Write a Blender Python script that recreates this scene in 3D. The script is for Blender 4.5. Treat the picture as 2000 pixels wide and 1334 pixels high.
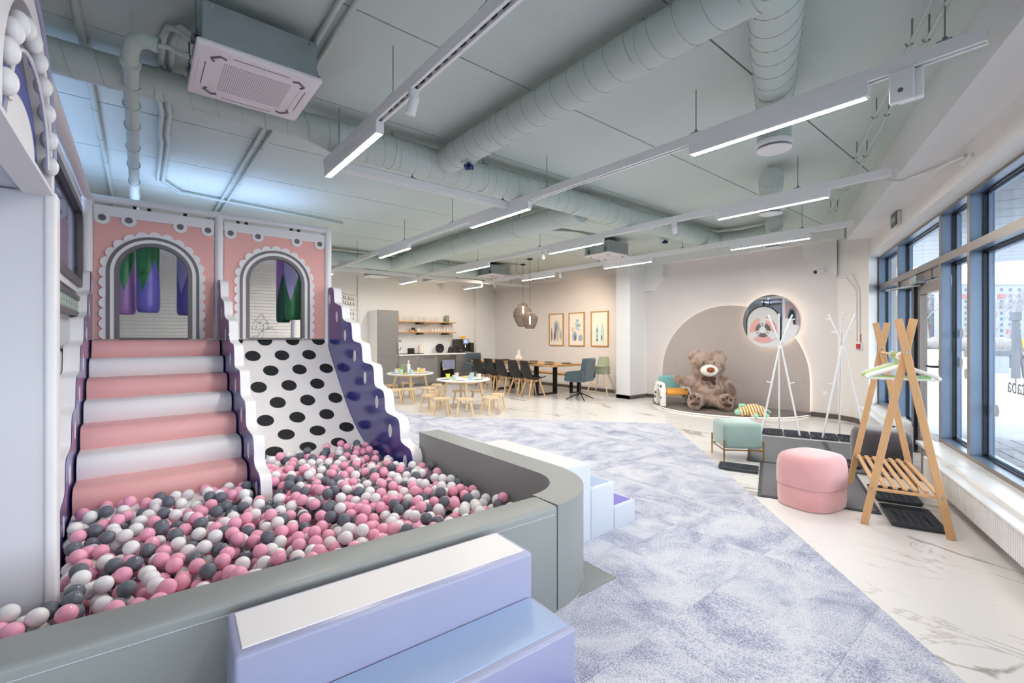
import bpy, bmesh, math, random
import numpy as np
from mathutils import Vector, Matrix
from mathutils.geometry import tessellate_polygon

random.seed(7)
SC = bpy.context.scene
for o in list(bpy.data.objects):
    bpy.data.objects.remove(o)
COL = SC.collection
PI = math.pi

# ------------------------------------------------------------------ camera
cam_d = bpy.data.cameras.new('camera'); cam = bpy.data.objects.new('camera', cam_d); COL.objects.link(cam)
cam.location = (0, 0, 1.36)
cam.rotation_euler = (PI / 2, 0, -math.atan2(728, 889))
cam_d.sensor_width = 36; cam_d.lens = 889 / 2000 * 36; cam_d.shift_y = -8 / 2000; cam_d.clip_start = .03; cam_d.clip_end = 900
SC.camera = cam

# ------------------------------------------------------------------ world, exposure
SKY_STRENGTH = 4.2
LAMP = 112.0
wd = bpy.data.worlds.new('overcast_sky'); SC.world = wd; wd.use_nodes = True
nt = wd.node_tree
bgn = nt.nodes['Background']; bgn.inputs[0].default_value = (.85, .93, 1.0, 1); bgn.inputs[1].default_value = SKY_STRENGTH
SC.view_settings.view_transform = 'Standard'; SC.view_settings.look = 'None'
SC.view_settings.gamma = 1; SC.view_settings.use_curve_mapping = False
SC.view_settings.exposure = 0.55
try:
    SC.cycles.use_denoising = True; SC.cycles.use_light_tree = False
    SC.cycles.max_bounces = 5; SC.cycles.diffuse_bounces = 3; SC.cycles.glossy_bounces = 2
    SC.cycles.use_adaptive_sampling = True; SC.cycles.adaptive_threshold = .07; SC.cycles.adaptive_min_samples = 12
    SC.cycles.transparent_max_bounces = 16; SC.cycles.transmission_bounces = 4
    SC.cycles.sample_clamp_indirect = 6
    SC.cycles.caustics_reflective = False; SC.cycles.caustics_refractive = False
except Exception:
    pass

# ------------------------------------------------------------------ materials
def lin(h):
    h = h.lstrip('#'); v = [int(h[i:i + 2], 16) / 255 for i in (0, 2, 4)]
    return tuple(c / 12.92 if c <= .04045 else ((c + .055) / 1.055) ** 2.4 for c in v) + (1,)

MATS = {}
def pm(name, col, rough=.5, metal=0, var=.04, vscale=4, bump=0, bscale=60, coat=0, sheen=0, emit=0, spec=.5, stretch=None):
    m = bpy.data.materials.new(name); m.use_nodes = True; t = m.node_tree; b = t.nodes['Principled BSDF']
    c = lin(col)
    b.inputs['Roughness'].default_value = rough; b.inputs['Metallic'].default_value = metal
    b.inputs['Specular IOR Level'].default_value = spec
    b.inputs['Coat Weight'].default_value = coat
    b.inputs['Sheen Weight'].default_value = sheen
    tc = t.nodes.new('ShaderNodeTexCoord'); mp = t.nodes.new('ShaderNodeMapping')
    if stretch: mp.inputs['Scale'].default_value = stretch
    t.links.new(tc.outputs['Object'], mp.inputs[0])
    n = t.nodes.new('ShaderNodeTexNoise'); n.inputs['Scale'].default_value = vscale; n.inputs['Detail'].default_value = 1.5 if var < .1 else 3
    t.links.new(mp.outputs[0], n.inputs['Vector'])
    r = t.nodes.new('ShaderNodeMix'); r.data_type = 'RGBA'
    r.inputs[6].default_value = tuple(x * (1 - var) for x in c[:3]) + (1,)
    r.inputs[7].default_value = tuple(min(1, x * (1 + var)) for x in c[:3]) + (1,)
    t.links.new(n.outputs['Fac'], r.inputs[0]); t.links.new(r.outputs[2], b.inputs['Base Color'])
    if bump > .045:
        n2 = t.nodes.new('ShaderNodeTexNoise'); n2.inputs['Scale'].default_value = bscale; n2.inputs['Detail'].default_value = 1
        t.links.new(mp.outputs[0], n2.inputs['Vector'])
        bp = t.nodes.new('ShaderNodeBump'); bp.inputs['Strength'].default_value = bump; bp.inputs['Distance'].default_value = .01
        t.links.new(n2.outputs['Fac'], bp.inputs['Height']); t.links.new(bp.outputs[0], b.inputs['Normal'])
    if emit:
        b.inputs['Emission Color'].default_value = c; b.inputs['Emission Strength'].default_value = emit
    MATS[name] = m
    return m

def emi(name, rgb, s):
    m = bpy.data.materials.new(name); m.use_nodes = True; t = m.node_tree; t.nodes.remove(t.nodes['Principled BSDF'])
    e = t.nodes.new('ShaderNodeEmission'); e.inputs[0].default_value = rgb + (1,); e.inputs[1].default_value = s
    t.links.new(e.outputs[0], t.nodes['Material Output'].inputs[0]); MATS[name] = m
    return m

pm('wall', '#ece8e4', .85, var=.015, bump=.03, bscale=120)
pm('wall_warm', '#e4dedb', .85, var=.02, bump=.03, bscale=120)
pm('white_paint', '#ececec', .5, var=.01)
pm('sage', '#ccd8d2', .8, var=.03, vscale=2, bump=.05, bscale=40)
pm('sage_pipe', '#c3cfc8', .55, var=.02)
pm('sage_dark', '#8b9891', .6)
pm('sage_seam', '#aebab3', .6)
pm('track_white', '#f4f4f4', .4, var=.01)
pm('galv', '#a5b0b4', .38, .75, var=.08, vscale=9)
pm('steel', '#8f9aa0', .3, .9)
pm('chrome', '#d0d4d8', .12, 1)
pm('black', '#17181a', .5, var=.1)
pm('black_gloss', '#111214', .2, var=.05)
pm('ac_white', '#efe9ec', .45, var=.01)
pm('base_dark', '#5d5752', .5)
pm('frame_sky_reflect', '#7f94ae', .32, .25, var=.03)  # grey frame with the sky's reflection on its side faces put into the colour
pm('frame_room_reflect', '#8d8580', .35, .4, var=.03)  # same frame, with the room's reflection on front faces put into the colour
pm('frame_dark', '#2c333e', .35, .3)
pm('rad_white', '#f3f2f0', .35, var=.01)
pm('vinyl_white', '#f1eef0', .38, var=.015, bump=.05, bscale=18)
pm('jamb', '#d8d8df', .45, var=.01)
pm('tread_white', '#e4e1e2', .4, var=.015)
pm('vinyl_pink', '#eeb0ae', .38, var=.03, bump=.06, bscale=18)
pm('vinyl_blue', '#34348a', .22, var=.06, bump=.02, bscale=10, coat=.4)
pm('vinyl_grey', '#8d918f', .42, var=.04, bump=.05, bscale=22)
pm('vinyl_lav', '#a0a2bf', .32, var=.05, bump=.05, bscale=14)
pm('vinyl_ltblue', '#9db2d4', .3, var=.04, bump=.04, bscale=14)
pm('vinyl_pale', '#ccd2dc', .34, var=.03, bump=.06, bscale=14)
pm('vinyl_purple', '#6a5cc0', .35, var=.04)
pm('vinyl_green', '#3f8f5c', .35, var=.06, bump=.08, bscale=12)
pm('vinyl_dkgreen', '#2f5e55', .35, var=.05, bump=.08, bscale=12)
pm('vinyl_violet', '#8078d8', .32, var=.05, bump=.08, bscale=12)
pm('vinyl_lilac', '#b083c4', .35, var=.05, bump=.08, bscale=12)
pm('vinyl_periw', '#bdbdf0', .35, var=.04, bump=.08, bscale=12)
pm('panel_pink', '#efb3ac', .55, var=.02)
pm('panel_white', '#f0edee', .5, var=.01)
pm('panel_grey', '#6f6a6d', .5, var=.04)
pm('panel_blue', '#2f3f93', .35, var=.06)
pm('panel_green', '#7d9a86', .5)
pm('slide_white', '#f0ebea', .3, var=.015)
pm('ink', '#1c1d20', .6)
pm('ball_pink', '#fbafc9', .12, var=.03, vscale=12, spec=.5)
pm('ball_white', '#f6f3f5', .12, var=.02, vscale=12)
pm('ball_grey', '#6a6f7a', .12, var=.05, vscale=12)
pm('oak', '#d9b07c', .5, var=.14, vscale=9, stretch=(1, 1, 12), bump=.03, bscale=30)
pm('birch', '#e2c79f', .5, var=.1, vscale=10, stretch=(1, 8, 1), bump=.03, bscale=30)
pm('ash', '#d6a878', .45, var=.12, vscale=14, stretch=(6, 6, .6))
pm('table_wood', '#c59862', .45, var=.3, vscale=6, stretch=(4, .7, 4))
pm('shelf_wood', '#c39159', .5, var=.2, vscale=6, stretch=(.7, 6, 6))
pm('laminate', '#f3f2f0', .3, var=.01)
pm('kit_grey', '#7f7c7a', .5, var=.03)
pm('oven_steel', '#857d74', .35, .6)
pm('chair_black', '#262423', .6, var=.1, bump=.05, bscale=80)
pm('teal_fabric', '#46555d', .9, var=.25, vscale=40, bump=.25, bscale=120, sheen=.3)
pm('sage_plastic', '#adb496', .4)
pm('ceramic', '#e9dfd2', .4, var=.03)
pm('plate_dark', '#4b4c4d', .4)
pm('bear_fur', '#9c8478', .95, var=.42, vscale=7, bump=.9, bscale=90, sheen=.5)
pm('bear_muzzle', '#f2ece2', .9, bump=.5, bscale=120, sheen=.3)
pm('bear_nose', '#8a4a2a', .6, bump=.3, bscale=80)
pm('bear_dark', '#4a3128', .7)
pm('stage_grey', '#7d7470', .6, var=.08, vscale=5, stretch=(1, 12, 1))
pm('arch_grey', '#bdb2ac', .75, var=.08, vscale=6, stretch=(1, 10, .6))
pm('velvet_pink', '#dfa3a5', .75, var=.13, vscale=6, sheen=.8, bump=.06, bscale=30)
pm('velvet_green', '#94aca2', .75, var=.12, vscale=6, sheen=.8, bump=.05, bscale=30)
pm('velvet_dark', '#423c42', .8, var=.15, vscale=7, sheen=.6, bump=.05, bscale=30)
pm('gold', '#b99a5f', .3, .9)
pm('rubber', '#3c424b', .5, var=.06)
pm('rack_white', '#f5f5f5', .4, var=.01)
pm('orange', '#f0a848', .75, var=.05, bump=.05)
pm('teal_soft', '#7fbcc0', .75, var=.05, bump=.05)
pm('mint', '#a9dcc0', .7)
pm('h_green', '#8ed48c', .4); pm('h_orange', '#f0a04a', .4); pm('h_blue', '#bcd3e0', .4); pm('h_white', '#f3f1ee', .4)
pm('c_pink', '#f3d3d4', .4); pm('c_yellow', '#f2de4a', .4); pm('c_mint', '#bfe0cc', .4); pm('c_blue', '#b4d3ec', .4); pm('c_white', '#f1efe9', .4)
pm('red', '#b8302c', .4)
pm('sign_green', '#5b6a62', .5)
pm('sign_text', '#d9e2dc', .5)
pm('print_grey', '#8a8f96', .5)
pm('sticker', '#c3c8d2', .5)
pm('paper', '#f4ece0', .7)
pm('ink_navy', '#666c7c', .8, var=.3, vscale=30); pm('ink_teal', '#bcd9dc', .8, var=.2, vscale=30)
pm('ink_steel', '#9fb6c8', .8, var=.2, vscale=30); pm('ink_rose', '#d9bcb4', .8, var=.2, vscale=30)
pm('frame_gold', '#c08f4d', .4, var=.1)
pm('towel', '#8f93b3', .9, bump=.2, bscale=120); pm('towel_b', '#b9b3ae', .9, bump=.2, bscale=120)
pm('led_blue_plastic', '#e6ebff', .4)
pm('snow', '#9a9da2', .8, var=.12, vscale=.6)
pm('paver', '#8b8d92', .8, var=.12, vscale=5)
pm('soffit', '#a2a8b0', .6, var=.03)
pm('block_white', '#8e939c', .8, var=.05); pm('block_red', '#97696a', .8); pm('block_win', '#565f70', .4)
pm('bark', '#8a8688', .9); pm('hedge', '#878483', .9, var=.3, vscale=3)
pm('street_dark', '#5d6067', .6); pm('sign_yellow', '#b5952f', .5)
pm('coffee_dark', '#2e2926', .35); pm('jar_green', '#8d9a78', .5); pm('yellow_card', '#e0b22a', .6)
pm('duct_blue', '#26306e', .4)
emi('lamp_warm', (1.0, .945, .875), LAMP)
emi('lamp_blue', (.62, .72, 1.0), 5)
emi('halo', (1.0, .84, .68), 7)
emi('halo_low', (1.0, .84, .68), 1.6)
emi('screen', (.35, .45, 1.0), 1.1)
emi('filament', (1.0, .80, .55), 9)

def mirror_mat():
    m = pm('mirror', '#e8ecec', .02, 1, var=0); return m
mirror_mat()

def glass(name, tint, gl=.5):
    m = bpy.data.materials.new(name); m.use_nodes = True; t = m.node_tree; t.nodes.remove(t.nodes['Principled BSDF'])
    tr = t.nodes.new('ShaderNodeBsdfTransparent'); tr.inputs[0].default_value = tint + (1,)
    g = t.nodes.new('ShaderNodeBsdfGlossy'); g.inputs['Roughness'].default_value = .02
    f = t.nodes.new('ShaderNodeLayerWeight'); f.inputs[0].default_value = .5
    pw = t.nodes.new('ShaderNodeMath'); pw.operation = 'POWER'; pw.inputs[1].default_value = 3.5
    mu = t.nodes.new('ShaderNodeMath'); mu.operation = 'MULTIPLY_ADD'; mu.inputs[1].default_value = gl; mu.inputs[2].default_value = .03
    mx = t.nodes.new('ShaderNodeMixShader')
    t.links.new(f.outputs['Facing'], pw.inputs[0]); t.links.new(pw.outputs[0], mu.inputs[0]); t.links.new(mu.outputs[0], mx.inputs[0]); t.links.new(tr.outputs[0], mx.inputs[1]); t.links.new(g.outputs[0], mx.inputs[2])
    t.links.new(mx.outputs[0], t.nodes['Material Output'].inputs[0]); MATS[name] = m
glass('glass', (.97, .98, .99), .25)
glass('glass_item', (.985, .985, .98), .15)
glass('acrylic', (.80, .84, .96), .55)

def floor_marble():
    m = pm('marble', '#efecea', .22, var=.02, vscale=.8); t = m.node_tree; b = t.nodes['Principled BSDF']
    tc = t.nodes.new('ShaderNodeTexCoord'); mp = t.nodes.new('ShaderNodeMapping'); mp.inputs['Rotation'].default_value = (0, 0, .6)
    mp.inputs['Scale'].default_value = (1.6, .7, 1)
    t.links.new(tc.outputs['Object'], mp.inputs[0])
    def noise(sc, det, dist, off):
        n = t.nodes.new('ShaderNodeTexNoise'); n.inputs['Scale'].default_value = sc; n.inputs['Detail'].default_value = det
        n.inputs['Distortion'].default_value = dist; a = t.nodes.new('ShaderNodeVectorMath'); a.inputs[1].default_value = (off, off, 0)
        t.links.new(mp.outputs[0], a.inputs[0]); t.links.new(a.outputs[0], n.inputs['Vector']); return n
    def math_(op, a, bb):
        q = t.nodes.new('ShaderNodeMath'); q.operation = op
        for i, v in enumerate((a, bb)):
            if v is None: continue
            if isinstance(v, (int, float)): q.inputs[i].default_value = v
            else: t.links.new(v, q.inputs[i])
        return q.outputs[0]
    def vein(sc, off, width, mask_sc, lo):
        n = noise(sc, 5, 1.2, off)
        a = math_('ABSOLUTE', math_('SUBTRACT', n.outputs['Fac'], .5), None)
        v = t.nodes.new('ShaderNodeMapRange'); v.inputs[1].default_value = 0; v.inputs[2].default_value = width; v.inputs[3].default_value = 1; v.inputs[4].default_value = 0
        t.links.new(a, v.inputs[0])
        k = noise(mask_sc, 2, 0, off + 9)
        w = t.nodes.new('ShaderNodeMapRange'); w.inputs[1].default_value = lo; w.inputs[2].default_value = lo + .1
        t.links.new(k.outputs['Fac'], w.inputs[0])
        return math_('MULTIPLY', v.outputs[0], w.outputs[0])
    fac = math_('MAXIMUM', vein(.9, 3.3, .022, 1.3, .50), math_('MULTIPLY', vein(2.1, 17.1, .015, 1.6, .5), .5))
    fac = math_('MULTIPLY', fac, .75)
    mx = t.nodes.new('ShaderNodeMix'); mx.data_type = 'RGBA'
    src = b.inputs['Base Color'].links[0].from_socket
    t.links.new(fac, mx.inputs[0]); t.links.new(src, mx.inputs[6]); mx.inputs[7].default_value = lin('#8d8279')
    t.links.new(mx.outputs[2], b.inputs['Base Color'])
floor_marble()

def carpet_mat():
    m = bpy.data.materials.new('carpet'); m.use_nodes = True; t = m.node_tree; b = t.nodes['Principled BSDF']
    b.inputs['Roughness'].default_value = .95; b.inputs['Specular IOR Level'].default_value = .1; b.inputs['Sheen Weight'].default_value = .2
    tc = t.nodes.new('ShaderNodeTexCoord'); oi = t.nodes.new('ShaderNodeObjectInfo')
    mp = t.nodes.new('ShaderNodeVectorMath'); mp.operation = 'ADD'
    sc = t.nodes.new('ShaderNodeVectorMath'); sc.operation = 'SCALE'; sc.inputs[3].default_value = 40
    cb = t.nodes.new('ShaderNodeCombineXYZ')
    for i in range(3): t.links.new(oi.outputs['Random'], cb.inputs[i])
    t.links.new(cb.outputs[0], sc.inputs[0]); t.links.new(tc.outputs['Object'], mp.inputs[0]); t.links.new(sc.outputs[0], mp.inputs[1])
    st = t.nodes.new('ShaderNodeMapping'); st.inputs['Scale'].default_value = (2.4, 3.6, 1); t.links.new(mp.outputs[0], st.inputs[0])
    n1 = t.nodes.new('ShaderNodeTexNoise'); n1.inputs['Scale'].default_value = 1.0; n1.inputs['Detail'].default_value = 5; n1.inputs['Roughness'].default_value = .65; n1.inputs['Distortion'].default_value = .6
    t.links.new(st.outputs[0], n1.inputs['Vector'])
    n2 = t.nodes.new('ShaderNodeTexNoise'); n2.inputs['Scale'].default_value = 140; n2.inputs['Detail'].default_value = 2
    t.links.new(mp.outputs[0], n2.inputs['Vector'])
    ad = t.nodes.new('ShaderNodeMath'); ad.operation = 'MULTIPLY_ADD'; ad.inputs[1].default_value = .9
    sb = t.nodes.new('ShaderNodeMath'); sb.operation = 'SUBTRACT'; sb.inputs[1].default_value = .45
    t.links.new(n1.outputs['Fac'], sb.inputs[0])
    t.links.new(n2.outputs['Fac'], ad.inputs[0]); t.links.new(sb.outputs[0], ad.inputs[2])
    cr = t.nodes.new('ShaderNodeValToRGB'); e = cr.color_ramp.elements
    e[0].position = .28; e[0].color = lin('#888da9'); e[1].position = .62; e[1].color = lin('#d9dae2')
    k = cr.color_ramp.elements.new(.45); k.color = lin('#b9bdcf')
    t.links.new(ad.outputs[0], cr.inputs[0]); t.links.new(cr.outputs[0], b.inputs['Base Color'])
    bp = t.nodes.new('ShaderNodeBump'); bp.inputs['Strength'].default_value = .5; bp.inputs['Distance'].default_value = .01
    t.links.new(n2.outputs['Fac'], bp.inputs['Height']); t.links.new(bp.outputs[0], b.inputs['Normal'])
    MATS['carpet'] = m
carpet_mat()

def wave_mat(name, c1, c2, scale, rot=(0, 0, 0), rough=.8, dist=1.0, sharp=True, bump=0):
    m = bpy.data.materials.new(name); m.use_nodes = True; t = m.node_tree; b = t.nodes['Principled BSDF']; b.inputs['Roughness'].default_value = rough
    tc = t.nodes.new('ShaderNodeTexCoord'); mp = t.nodes.new('ShaderNodeMapping'); mp.inputs['Rotation'].default_value = rot
    t.links.new(tc.outputs['Object'], mp.inputs[0])
    w = t.nodes.new('ShaderNodeTexWave'); w.inputs['Scale'].default_value = scale; w.inputs['Distortion'].default_value = dist; w.inputs['Detail'].default_value = 1
    t.links.new(mp.outputs[0], w.inputs['Vector'])
    cr = t.nodes.new('ShaderNodeValToRGB'); e = cr.color_ramp.elements
    e[0].color = lin(c1); e[1].color = lin(c2)
    if sharp: e[0].position = .45; e[1].position = .55
    t.links.new(w.outputs['Fac'], cr.inputs[0]); t.links.new(cr.outputs[0], b.inputs['Base Color'])
    if bump:
        bp = t.nodes.new('ShaderNodeBump'); bp.inputs['Strength'].default_value = bump; bp.inputs['Distance'].default_value = .01
        t.links.new(w.outputs['Fac'], bp.inputs['Height']); t.links.new(bp.outputs[0], b.inputs['Normal'])
    MATS[name] = m
def fur_mat():
    m = bpy.data.materials.new('bear_fur'); m.use_nodes = True; t = m.node_tree; b = t.nodes['Principled BSDF']; b.inputs['Roughness'].default_value = .95; b.inputs['Sheen Weight'].default_value = .4
    tc = t.nodes.new('ShaderNodeTexCoord'); n = t.nodes.new('ShaderNodeTexNoise'); n.inputs['Scale'].default_value = 6; n.inputs['Detail'].default_value = 5; n.inputs['Distortion'].default_value = .6
    t.links.new(tc.outputs['Object'], n.inputs['Vector']); cr = t.nodes.new('ShaderNodeValToRGB'); e = cr.color_ramp.elements
    e[0].position = .36; e[0].color = lin('#755d52'); e[1].position = .60; e[1].color = lin('#b3998c'); k = e.new(.48); k.color = lin('#98806f')
    t.links.new(n.outputs['Fac'], cr.inputs[0]); t.links.new(cr.outputs[0], b.inputs['Base Color']); MATS['bear_fur'] = m
fur_mat()
wave_mat('plush_stripe', '#c08a3a', '#efe6c4', 7, (0, .3, .4))
wave_mat('mat_rib', '#5c5d62', '#8b8b90', 30, (0, 0, math.atan2(.3617, .9323) + PI / 2), .95, .4, False, .4)

def dots_mat(name, base, dot, scale, thr, rough=.5):
    m = bpy.data.materials.new(name); m.use_nodes = True; t = m.node_tree; b = t.nodes['Principled BSDF']; b.inputs['Roughness'].default_value = rough
    tc = t.nodes.new('ShaderNodeTexCoord'); v = t.nodes.new('ShaderNodeTexVoronoi'); v.inputs['Scale'].default_value = scale; v.inputs['Randomness'].default_value = 0.0 if name == 'ac_grille' else .6
    t.links.new(tc.outputs['Object'], v.inputs['Vector'])
    cr = t.nodes.new('ShaderNodeValToRGB'); e = cr.color_ramp.elements
    e[0].color = lin(dot); e[0].position = thr; e[1].color = lin(base); e[1].position = thr + .03
    t.links.new(v.outputs['Distance'], cr.inputs[0]); t.links.new(cr.outputs[0], b.inputs['Base Color']); MATS[name] = m
dots_mat('dalmatian', '#f0ede8', '#3a3836', 9, .24, .7)
dots_mat('ac_grille', '#e9e3e6', '#77747c', 95, .3)

# ------------------------------------------------------------------ mesh builder
class MB:
    def __init__(s): s.v = []; s.f = []; s.mi = []; s.cur = 0
    def add(s, vs, fs):
        k = len(s.v); s.v += [tuple(p) for p in vs]; s.f += [tuple(i + k for i in f) for f in fs]; s.mi += [s.cur] * len(fs); return s
    def box(s, x0, y0, z0, x1, y1, z1, M=None):
        vs = [Vector((x, y, z)) for z in (z0, z1) for y in (y0, y1) for x in (x0, x1)]
        if M: vs = [M @ v for v in vs]
        return s.add(vs, [(0, 2, 3, 1), (4, 5, 7, 6), (0, 1, 5, 4), (2, 6, 7, 3), (0, 4, 6, 2), (1, 3, 7, 5)])
    def bm(s, b):
        b.verts.ensure_lookup_table(); b.verts.index_update()
        s.add([v.co.copy() for v in b.verts], [[v.index for v in f.verts] for f in b.faces]); b.free(); return s
    def rbox(s, x0, y0, z0, x1, y1, z1, r=.02, seg=3, M=None):
        b = bmesh.new(); bmesh.ops.create_cube(b, size=1)
        for v in b.verts:
            v.co = Vector((x0 + (v.co.x + .5) * (x1 - x0), y0 + (v.co.y + .5) * (y1 - y0), z0 + (v.co.z + .5) * (z1 - z0)))
        bmesh.ops.bevel(b, geom=b.edges[:], offset=r, segments=seg, profile=.5, affect='EDGES')
        if M: b.transform(M)
        return s.bm(b)
    def cyl(s, p0, p1, r0, r1=None, n=16, caps=True):
        p0, p1 = Vector(p0), Vector(p1); r1 = r0 if r1 is None else r1
        d = (p1 - p0).normalized(); a = Vector((0, 0, 1)) if abs(d.z) < .9 else Vector((1, 0, 0))
        u = d.cross(a).normalized(); w = d.cross(u)
        vs = []
        for p, r in ((p0, r0), (p1, r1)):
            vs += [p + (u * math.cos(2 * PI * i / n) + w * math.sin(2 * PI * i / n)) * r for i in range(n)]
        fs = [(i, n + i, n + (i + 1) % n, (i + 1) % n) for i in range(n)]
        if caps: fs += [tuple(range(n)), tuple(range(2 * n - 1, n - 1, -1))]
        return s.add(vs, fs)
    def tube(s, pts, r, n=8, closed=False, rs=None):
        pts = [Vector(p) for p in pts]; m = len(pts); vs = []; prev = None
        for i, p in enumerate(pts):
            if closed: d = pts[(i + 1) % m] - pts[i - 1]
            else: d = pts[min(i + 1, m - 1)] - pts[max(i - 1, 0)]
            d = d.normalized()
            if prev is None:
                a = Vector((0, 0, 1)) if abs(d.z) < .9 else Vector((1, 0, 0)); u = d.cross(a).normalized()
            else:
                u = (prev - d * prev.dot(d)).normalized()
            prev = u; w = d.cross(u); rr = rs[i] if rs else r
            vs += [p + (u * math.cos(2 * PI * k / n) + w * math.sin(2 * PI * k / n)) * rr for k in range(n)]
        fs = []
        for i in range(m if closed else m - 1):
            a = i * n; b = ((i + 1) % m) * n
            fs += [(a + k, a + (k + 1) % n, b + (k + 1) % n, b + k) for k in range(n)]
        if not closed: fs += [tuple(range(n - 1, -1, -1)), tuple(range((m - 1) * n, m * n))]
        return s.add(vs, fs)
    def lathe(s, prof, c=(0, 0, 0), n=24, sx=1, sy=1, M=None):
        vs = []; fs = []; c = Vector(c)
        for r, z in prof:
            vs += [c + Vector((r * sx * math.cos(2 * PI * k / n), r * sy * math.sin(2 * PI * k / n), z)) for k in range(n)]
        m = len(prof)
        for i in range(m - 1):
            fs += [(i * n + k, i * n + (k + 1) % n, (i + 1) * n + (k + 1) % n, (i + 1) * n + k) for k in range(n)]
        fs += [tuple(range(n - 1, -1, -1)), tuple(range((m - 1) * n, m * n))]
        if M: vs = [M @ v for v in vs]
        return s.add(vs, fs)
    def ell(s, c, r, n=16, m=10, M=None):
        b = bmesh.new(); bmesh.ops.create_uvsphere(b, u_segments=n, v_segments=m, radius=1)
        r = (r, r, r) if not hasattr(r, '__len__') else r
        T = Matrix.Translation(Vector(c)) @ (M.to_4x4() if M else Matrix.Identity(4)) @ Matrix.Diagonal((*r, 1))
        b.transform(T); return s.bm(b)
    def plate(s, loops, f0, f1):
        flat = [p for l in loops for p in l]
        tris = tessellate_polygon([[Vector((p[0], p[1], 0)) for p in l] for l in loops])
        k = len(flat); vs = [f0(*p) for p in flat] + [f1(*p) for p in flat]
        fs = [tuple(t) for t in tris] + [tuple(i + k for i in reversed(t)) for t in tris]
        o = 0
        for l in loops:
            n = len(l); fs += [(o + i, o + (i + 1) % n, k + o + (i + 1) % n, k + o + i) for i in range(n)]; o += n
        return s.add(vs, fs)
    def grid(s, fn, nu, nv):
        vs = [fn(i / nu, j / nv) for j in range(nv + 1) for i in range(nu + 1)]
        return s.add(vs, [(j * (nu + 1) + i, j * (nu + 1) + i + 1, (j + 1) * (nu + 1) + i + 1, (j + 1) * (nu + 1) + i) for j in range(nv) for i in range(nu)])
    def obj(s, name, mat, parent=None, smooth=False, loc=None, recalc=True, kind=None):
        me = bpy.data.meshes.new(name); me.from_pydata([tuple(v) for v in s.v], [], s.f)
        mats = mat if isinstance(mat, (list, tuple)) else [mat]
        for m in mats: me.materials.append(MATS[m])
        if len(mats) > 1: me.polygons.foreach_set('material_index', s.mi)
        if recalc:
            b = bmesh.new(); b.from_mesh(me); bmesh.ops.recalc_face_normals(b, faces=b.faces[:]); b.to_mesh(me); b.free()
        if smooth:
            me.polygons.foreach_set('use_smooth', [True] * len(me.polygons))
            if smooth != 'all':
                try: me.set_sharp_from_angle(angle=math.radians(38))
                except Exception: pass
        me.update()
        o = bpy.data.objects.new(name, me); COL.objects.link(o)
        if parent: o.parent = parent
        if loc: o.location = loc
        if kind: o['kind'] = kind
        return o

def tag(o, label, cat, group=None):
    o['label'] = label; o['category'] = cat
    if group: o['group'] = group
    return o
def thing(name, label, cat, loc=(0, 0, 0), rz=0, group=None):
    o = bpy.data.objects.new(name, None); COL.objects.link(o); o.location = loc; o.rotation_euler = (0, 0, rz); o.empty_display_size = .1
    return tag(o, label, cat, group)
def struct(o, label=None):
    o['kind'] = 'structure'
    if label: o['label'] = label
    return o
def dup(root, loc=None, rz=None, label=None):
    def cp(o, par):
        c = o.copy(); COL.objects.link(c); c.parent = par
        for ch in [k for k in bpy.data.objects if k.parent == o]: cp(ch, c)
        return c
    r = cp(root, None)
    if loc is not None: r.location = loc
    if rz is not None: r.rotation_euler = (0, 0, rz)
    if label: r['label'] = label
    return r
def arc(cx, cy, r, a0, a1, n):
    return [(cx + r * math.cos(math.radians(a0 + (a1 - a0) * i / n)), cy + r * math.sin(math.radians(a0 + (a1 - a0) * i / n))) for i in range(n + 1)]
def chaikin(p, it=2, closed=False):
    for _ in range(it):
        q = [] if closed else [p[0]]
        for i in range(len(p) if closed else len(p) - 1):
            a, b = p[i], p[(i + 1) % len(p)]
            q += [tuple(.75 * x + .25 * y for x, y in zip(a, b)), tuple(.25 * x + .75 * y for x, y in zip(a, b))]
        if not closed: q.append(p[-1])
        p = q
    return p
def interp(pts, x):
    for (a, b), (c, d) in zip(pts, pts[1:]):
        if a <= x <= c: return b + (d - b) * (x - a) / (c - a)
    return pts[0][1] if x < pts[0][0] else pts[-1][1]
def text_mesh(s, size, depth=.002):
    cu = bpy.data.curves.new('t', 'FONT'); cu.body = s; cu.size = size; cu.extrude = depth; cu.align_x = 'CENTER'; cu.align_y = 'CENTER'
    o = bpy.data.objects.new('t', cu); COL.objects.link(o); bpy.context.view_layer.update()
    me = bpy.data.meshes.new_from_object(o.evaluated_get(bpy.context.evaluated_depsgraph_get()))
    bpy.data.objects.remove(o)
    mb = MB(); mb.add([v.co.copy() for v in me.vertices], [tuple(p.vertices) for p in me.polygons]); return mb

# window-wall frame: s along the glazing, o into the room, z up
WX, WY = .93225, .36171
def W(s, o, z): return Vector((s * WX - o * WY, -1.59 + s * WY + o * WX, z))
WM = Matrix(((WX, -WY, 0, 0), (WY, WX, 0, -1.59), (0, 0, 1, 0), (0, 0, 0, 1)))
WR = math.atan2(WY, WX)
CEIL = 3.2; XW = 8.97; YK = 11.96; XL = -4.2

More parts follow.
